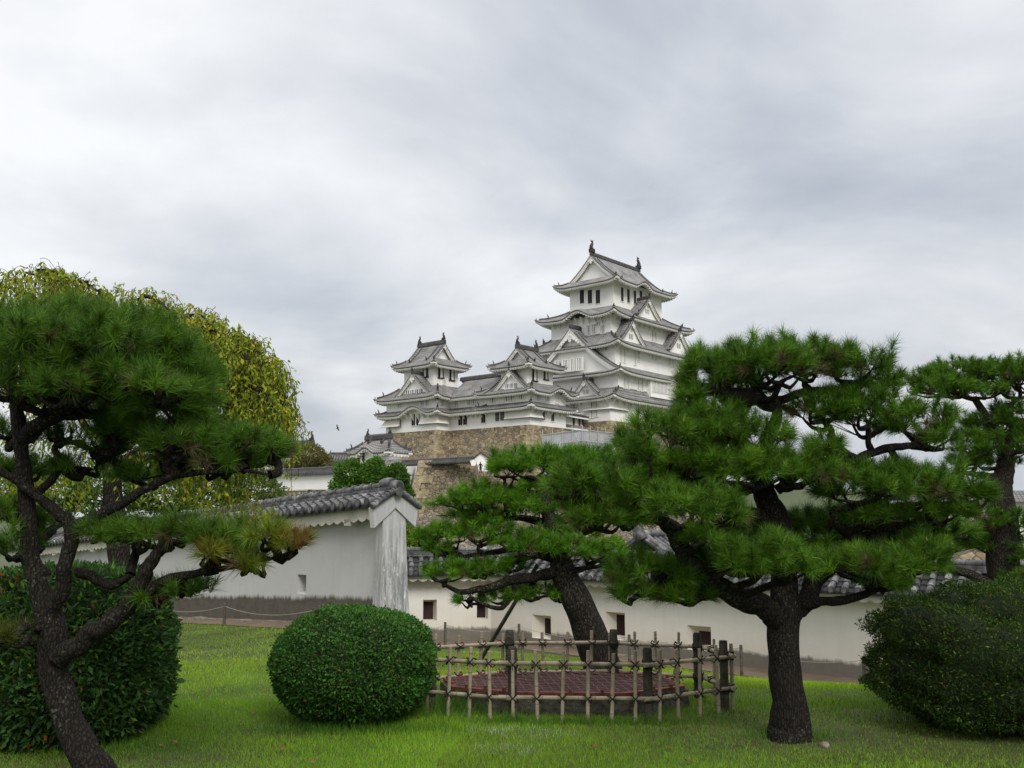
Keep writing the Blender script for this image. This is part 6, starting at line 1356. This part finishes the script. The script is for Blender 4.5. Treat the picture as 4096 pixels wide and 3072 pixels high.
# ---------------------------------------------------------------- grass
def zgv(x, y): return np.array([zg(a, b) for a, b in zip(x, y)])
def in_oct(x, y, k):
    ins = np.ones(len(x), bool); rg = [wc_ + (p - wc_) * k for p in oct_]
    for i in range(8):
        a, b = rg[i], rg[(i + 1) % 8]; ins &= ((b[0] - a[0]) * (y - a[1]) - (b[1] - a[1]) * (x - a[0])) > 0
    return ins
def grass(n, y0, y1, h, wdt, pw=1.0):
    y = y0 + (y1 - y0) * rng.random(n) ** pw; a = rng.uniform(-.58, .60, n); x = a * y
    Yw = np.array([wall_depth(v) for v in np.linspace(-.58, .6, 240)]); pwid = np.array([min(path_w(v), 1.9) if v < -.12 else path_w(v) for v in np.linspace(-.58, .6, 240)]); ix = ((a + .58) / 1.18 * 239).astype(int)
    keep_ = (y < Yw[ix] - pwid[ix] + .03 + .06 * np.sin(a * 90)) & ~in_oct(x, y, 1.0)
    # bare earth under the right pine, the yew and the left pine
    g_ = np.stack([x, y, x * 0], 1); nn = vnoise(g_, 2.6, 1) * .5 + vnoise(g_, 7, 4) * .35
    bp = P(3300, 2900, 8.2); bare = np.exp(-(((x - bp[0]) / 1.3) ** 2 + ((y - bp[1]) / .9) ** 2)); b2 = P(3950, 2980, 7.9); bare = np.maximum(bare, .9 * np.exp(-(((x - b2[0]) / 1.2) ** 2 + ((y - b2[1]) / .8) ** 2)))
    b3 = P(650, 3000, 7.3); bare = np.maximum(bare, .75 * np.exp(-(((x - b3[0]) / .8) ** 2 + ((y - b3[1]) / .5) ** 2))); b4 = P(1150, 2930, 8.3); bare = np.maximum(bare, .7 * np.exp(-(((x - b4[0]) / .5) ** 2 + ((y - b4[1]) / .3) ** 2)))
    b5 = P(150, 3010, 7.0); bare = np.maximum(bare, .8 * np.exp(-(((x - b5[0]) / .9) ** 2 + ((y - b5[1]) / .6) ** 2)))
    keep_ &= rng.random(n) > (bare * .55 + nn * .3 * bare + .12 * (nn > .45)); x, y, nn, bare = x[keep_], y[keep_], nn[keep_], bare[keep_]; n = len(x)
    z = zgv(x, y); p = np.stack([x, y, z], 1); hh = h * rng.uniform(.4, 1.25, n) * (1 + .35 * nn) * (1 - .55 * bare); d = rng.normal(0, .42, (n, 3)); d[:, 2] = 1; d = unit(d); s = unit(np.cross(d, dirs(n))) * (wdt * rng.uniform(.6, 1.3, n))[:, None] / 2
    v = np.stack([p - s, p + s, p + d * hh[:, None]], 1).reshape(-1, 3); m_ = np.clip(.5 + .55 * nn + rng.normal(0, .22, n), 0, 1)[:, None]
    t_ = np.array((.115, .270, .013)) * (1 - m_) + np.array((.245, .425, .024)) * m_
    far = np.clip((y - 9.5) / 4, 0, 1)[:, None]; t_ = t_ * (1 - far) + t_ * np.array([1.35, 1.08, 1.0]) * far
    dk_ = rng.random(n) < bare * .75; t_[dk_] = np.array((.075, .060, .030)) * rng.uniform(.5, 1.5, (dk_.sum(), 1)); dry = rng.random(n) < (.04 + .12 * bare)
    for (wx, wy, wr) in ((2130, 2935, .22), (2050, 3000, .18), (1960, 2925, .12), (3600, 2860, .25)):
        wp = P(wx, wy, G(wx, wy, 0)[1]); wh_ = (np.hypot((x - wp[0]) / 1.6, y - wp[1]) < wr * (1 + .5 * nn)) & (rng.random(n) < .16); t_[wh_] = (.42, .46, .38)
    mid_ = (vnoise(np.stack([x, y, x * 0], 1), 1.1, 7) > .35) & (rng.random(n) < .5); t_[mid_] = t_[mid_] * np.array([.75, .62, .8]); t_[dry] = (.17, .13, .06); return v, np.repeat(t_, 3, 0)
gv, gc_ = [], []
for args in ((220000, 6.2, 9.6, .042, .0042), (90000, 9.4, 13.0, .040, .0058), (60000, 12.8, 22, .040, .010, .9)):
    v, c_ = grass(*args); gv.append(v); gc_.append(c_)
# longer tufts round the fence foot, the ball shrub and the pine
for (x, y, rx_, ry_, k, h_) in ((1760, 2850, .35, .25, 700, .22), (1900, 2830, .30, .25, 500, .20), (2034, 2890, .15, .06, 150, .14), (2330, 2895, 1.0, .07, 1500, .085), (1417, 2925, .75, .12, 1600, .09), (3155, 2950, .35, .10, 500, .10), (2700, 2860, .5, .15, 300, .08), (450, 3000, .6, .2, 500, .10)):
    c = G(x, y, 0); q = np.stack([c[0] + rng.normal(0, rx_ * .6, k), c[1] + rng.normal(0, ry_ * .7, k)], 1); z = zgv(q[:, 0], q[:, 1]); p = np.stack([q[:, 0], q[:, 1], z], 1)
    d = rng.normal(0, .38, (k, 3)); d[:, 2] = 1; d = unit(d); hh = h_ * rng.uniform(.5, 1.3, k); s = unit(np.cross(d, dirs(k))) * .0055; m_ = rng.random((k, 1))
    t_ = np.array((.05, .13, .015)) * (1 - m_) + np.array((.11, .22, .03)) * m_; gv.append(np.stack([p - s / 2, p + s / 2, p + d * hh[:, None]], 1).reshape(-1, 3)); gc_.append(np.repeat(t_, 3, 0))
v = np.concatenate(gv); o = bulk('grass', v, np.arange(len(v)).reshape(-1, 3), M['grass'], np.concatenate(gc_)); tag(o, 'short green lawn grass around the shrubs and the fence', 'grass', None, 'stuff')
# fallen leaves and a stone
M['dry'] = mat('dry_leaf', (.17, .055, .02), .8, .4, 30)
for x, y in ((1060, 2777), (1012, 2870), (833, 2777), (1125, 3010), (2290, 2895), (2380, 3000), (2675, 3005), (2760, 3055), (640, 3000), (700, 2985), (1250, 3060), (950, 2610)):
    c = G(x, y, .0); c[2] = zg(c[0], c[1]) + .035; mb = MB(); an = random.uniform(0, 6.28); a = np.array([math.cos(an), math.sin(an), .15]) * .035; b = np.array([-math.sin(an), math.cos(an), 0.]) * .018
    mb.grid([[c - a, c - a * .9], [c - b + (0, 0, .012), c + b + (0, 0, .008)], [c + a * .4 - b * .8, c + a * .5 + b * .9], [c + a, c + a * 1.05 + (0, 0, .01)]], M['dry']); o = mb.build('fallen_leaf')
    o.data.transform(Matrix.Translation(-Vector(c))); o.location = c; tag(o, 'small dry reddish leaf lying on the lawn', 'leaf', 'fallen leaves on the lawn')
mb = MB(); c = G(3300, 2985, 0); rows = []
for i in range(9):
    th = math.pi * i / 8; rows.append([(c[0] + .04 * math.sin(th) * math.cos(ph) * (1 + .2 * math.sin(ph * 3)), c[1] + .05 * math.sin(th) * math.sin(ph), c[2] + .03 * math.cos(th) + .005) for ph in np.linspace(0, 2 * math.pi, 15)[:-1]])
mb.grid(rows, M['foot'], None, True, True); o = mb.build('stone'); o.data.transform(Matrix.Translation(-Vector(c))); o.location = c; tag(o, 'small grey stone on the bare ground right of the big pine trunk', 'stone')
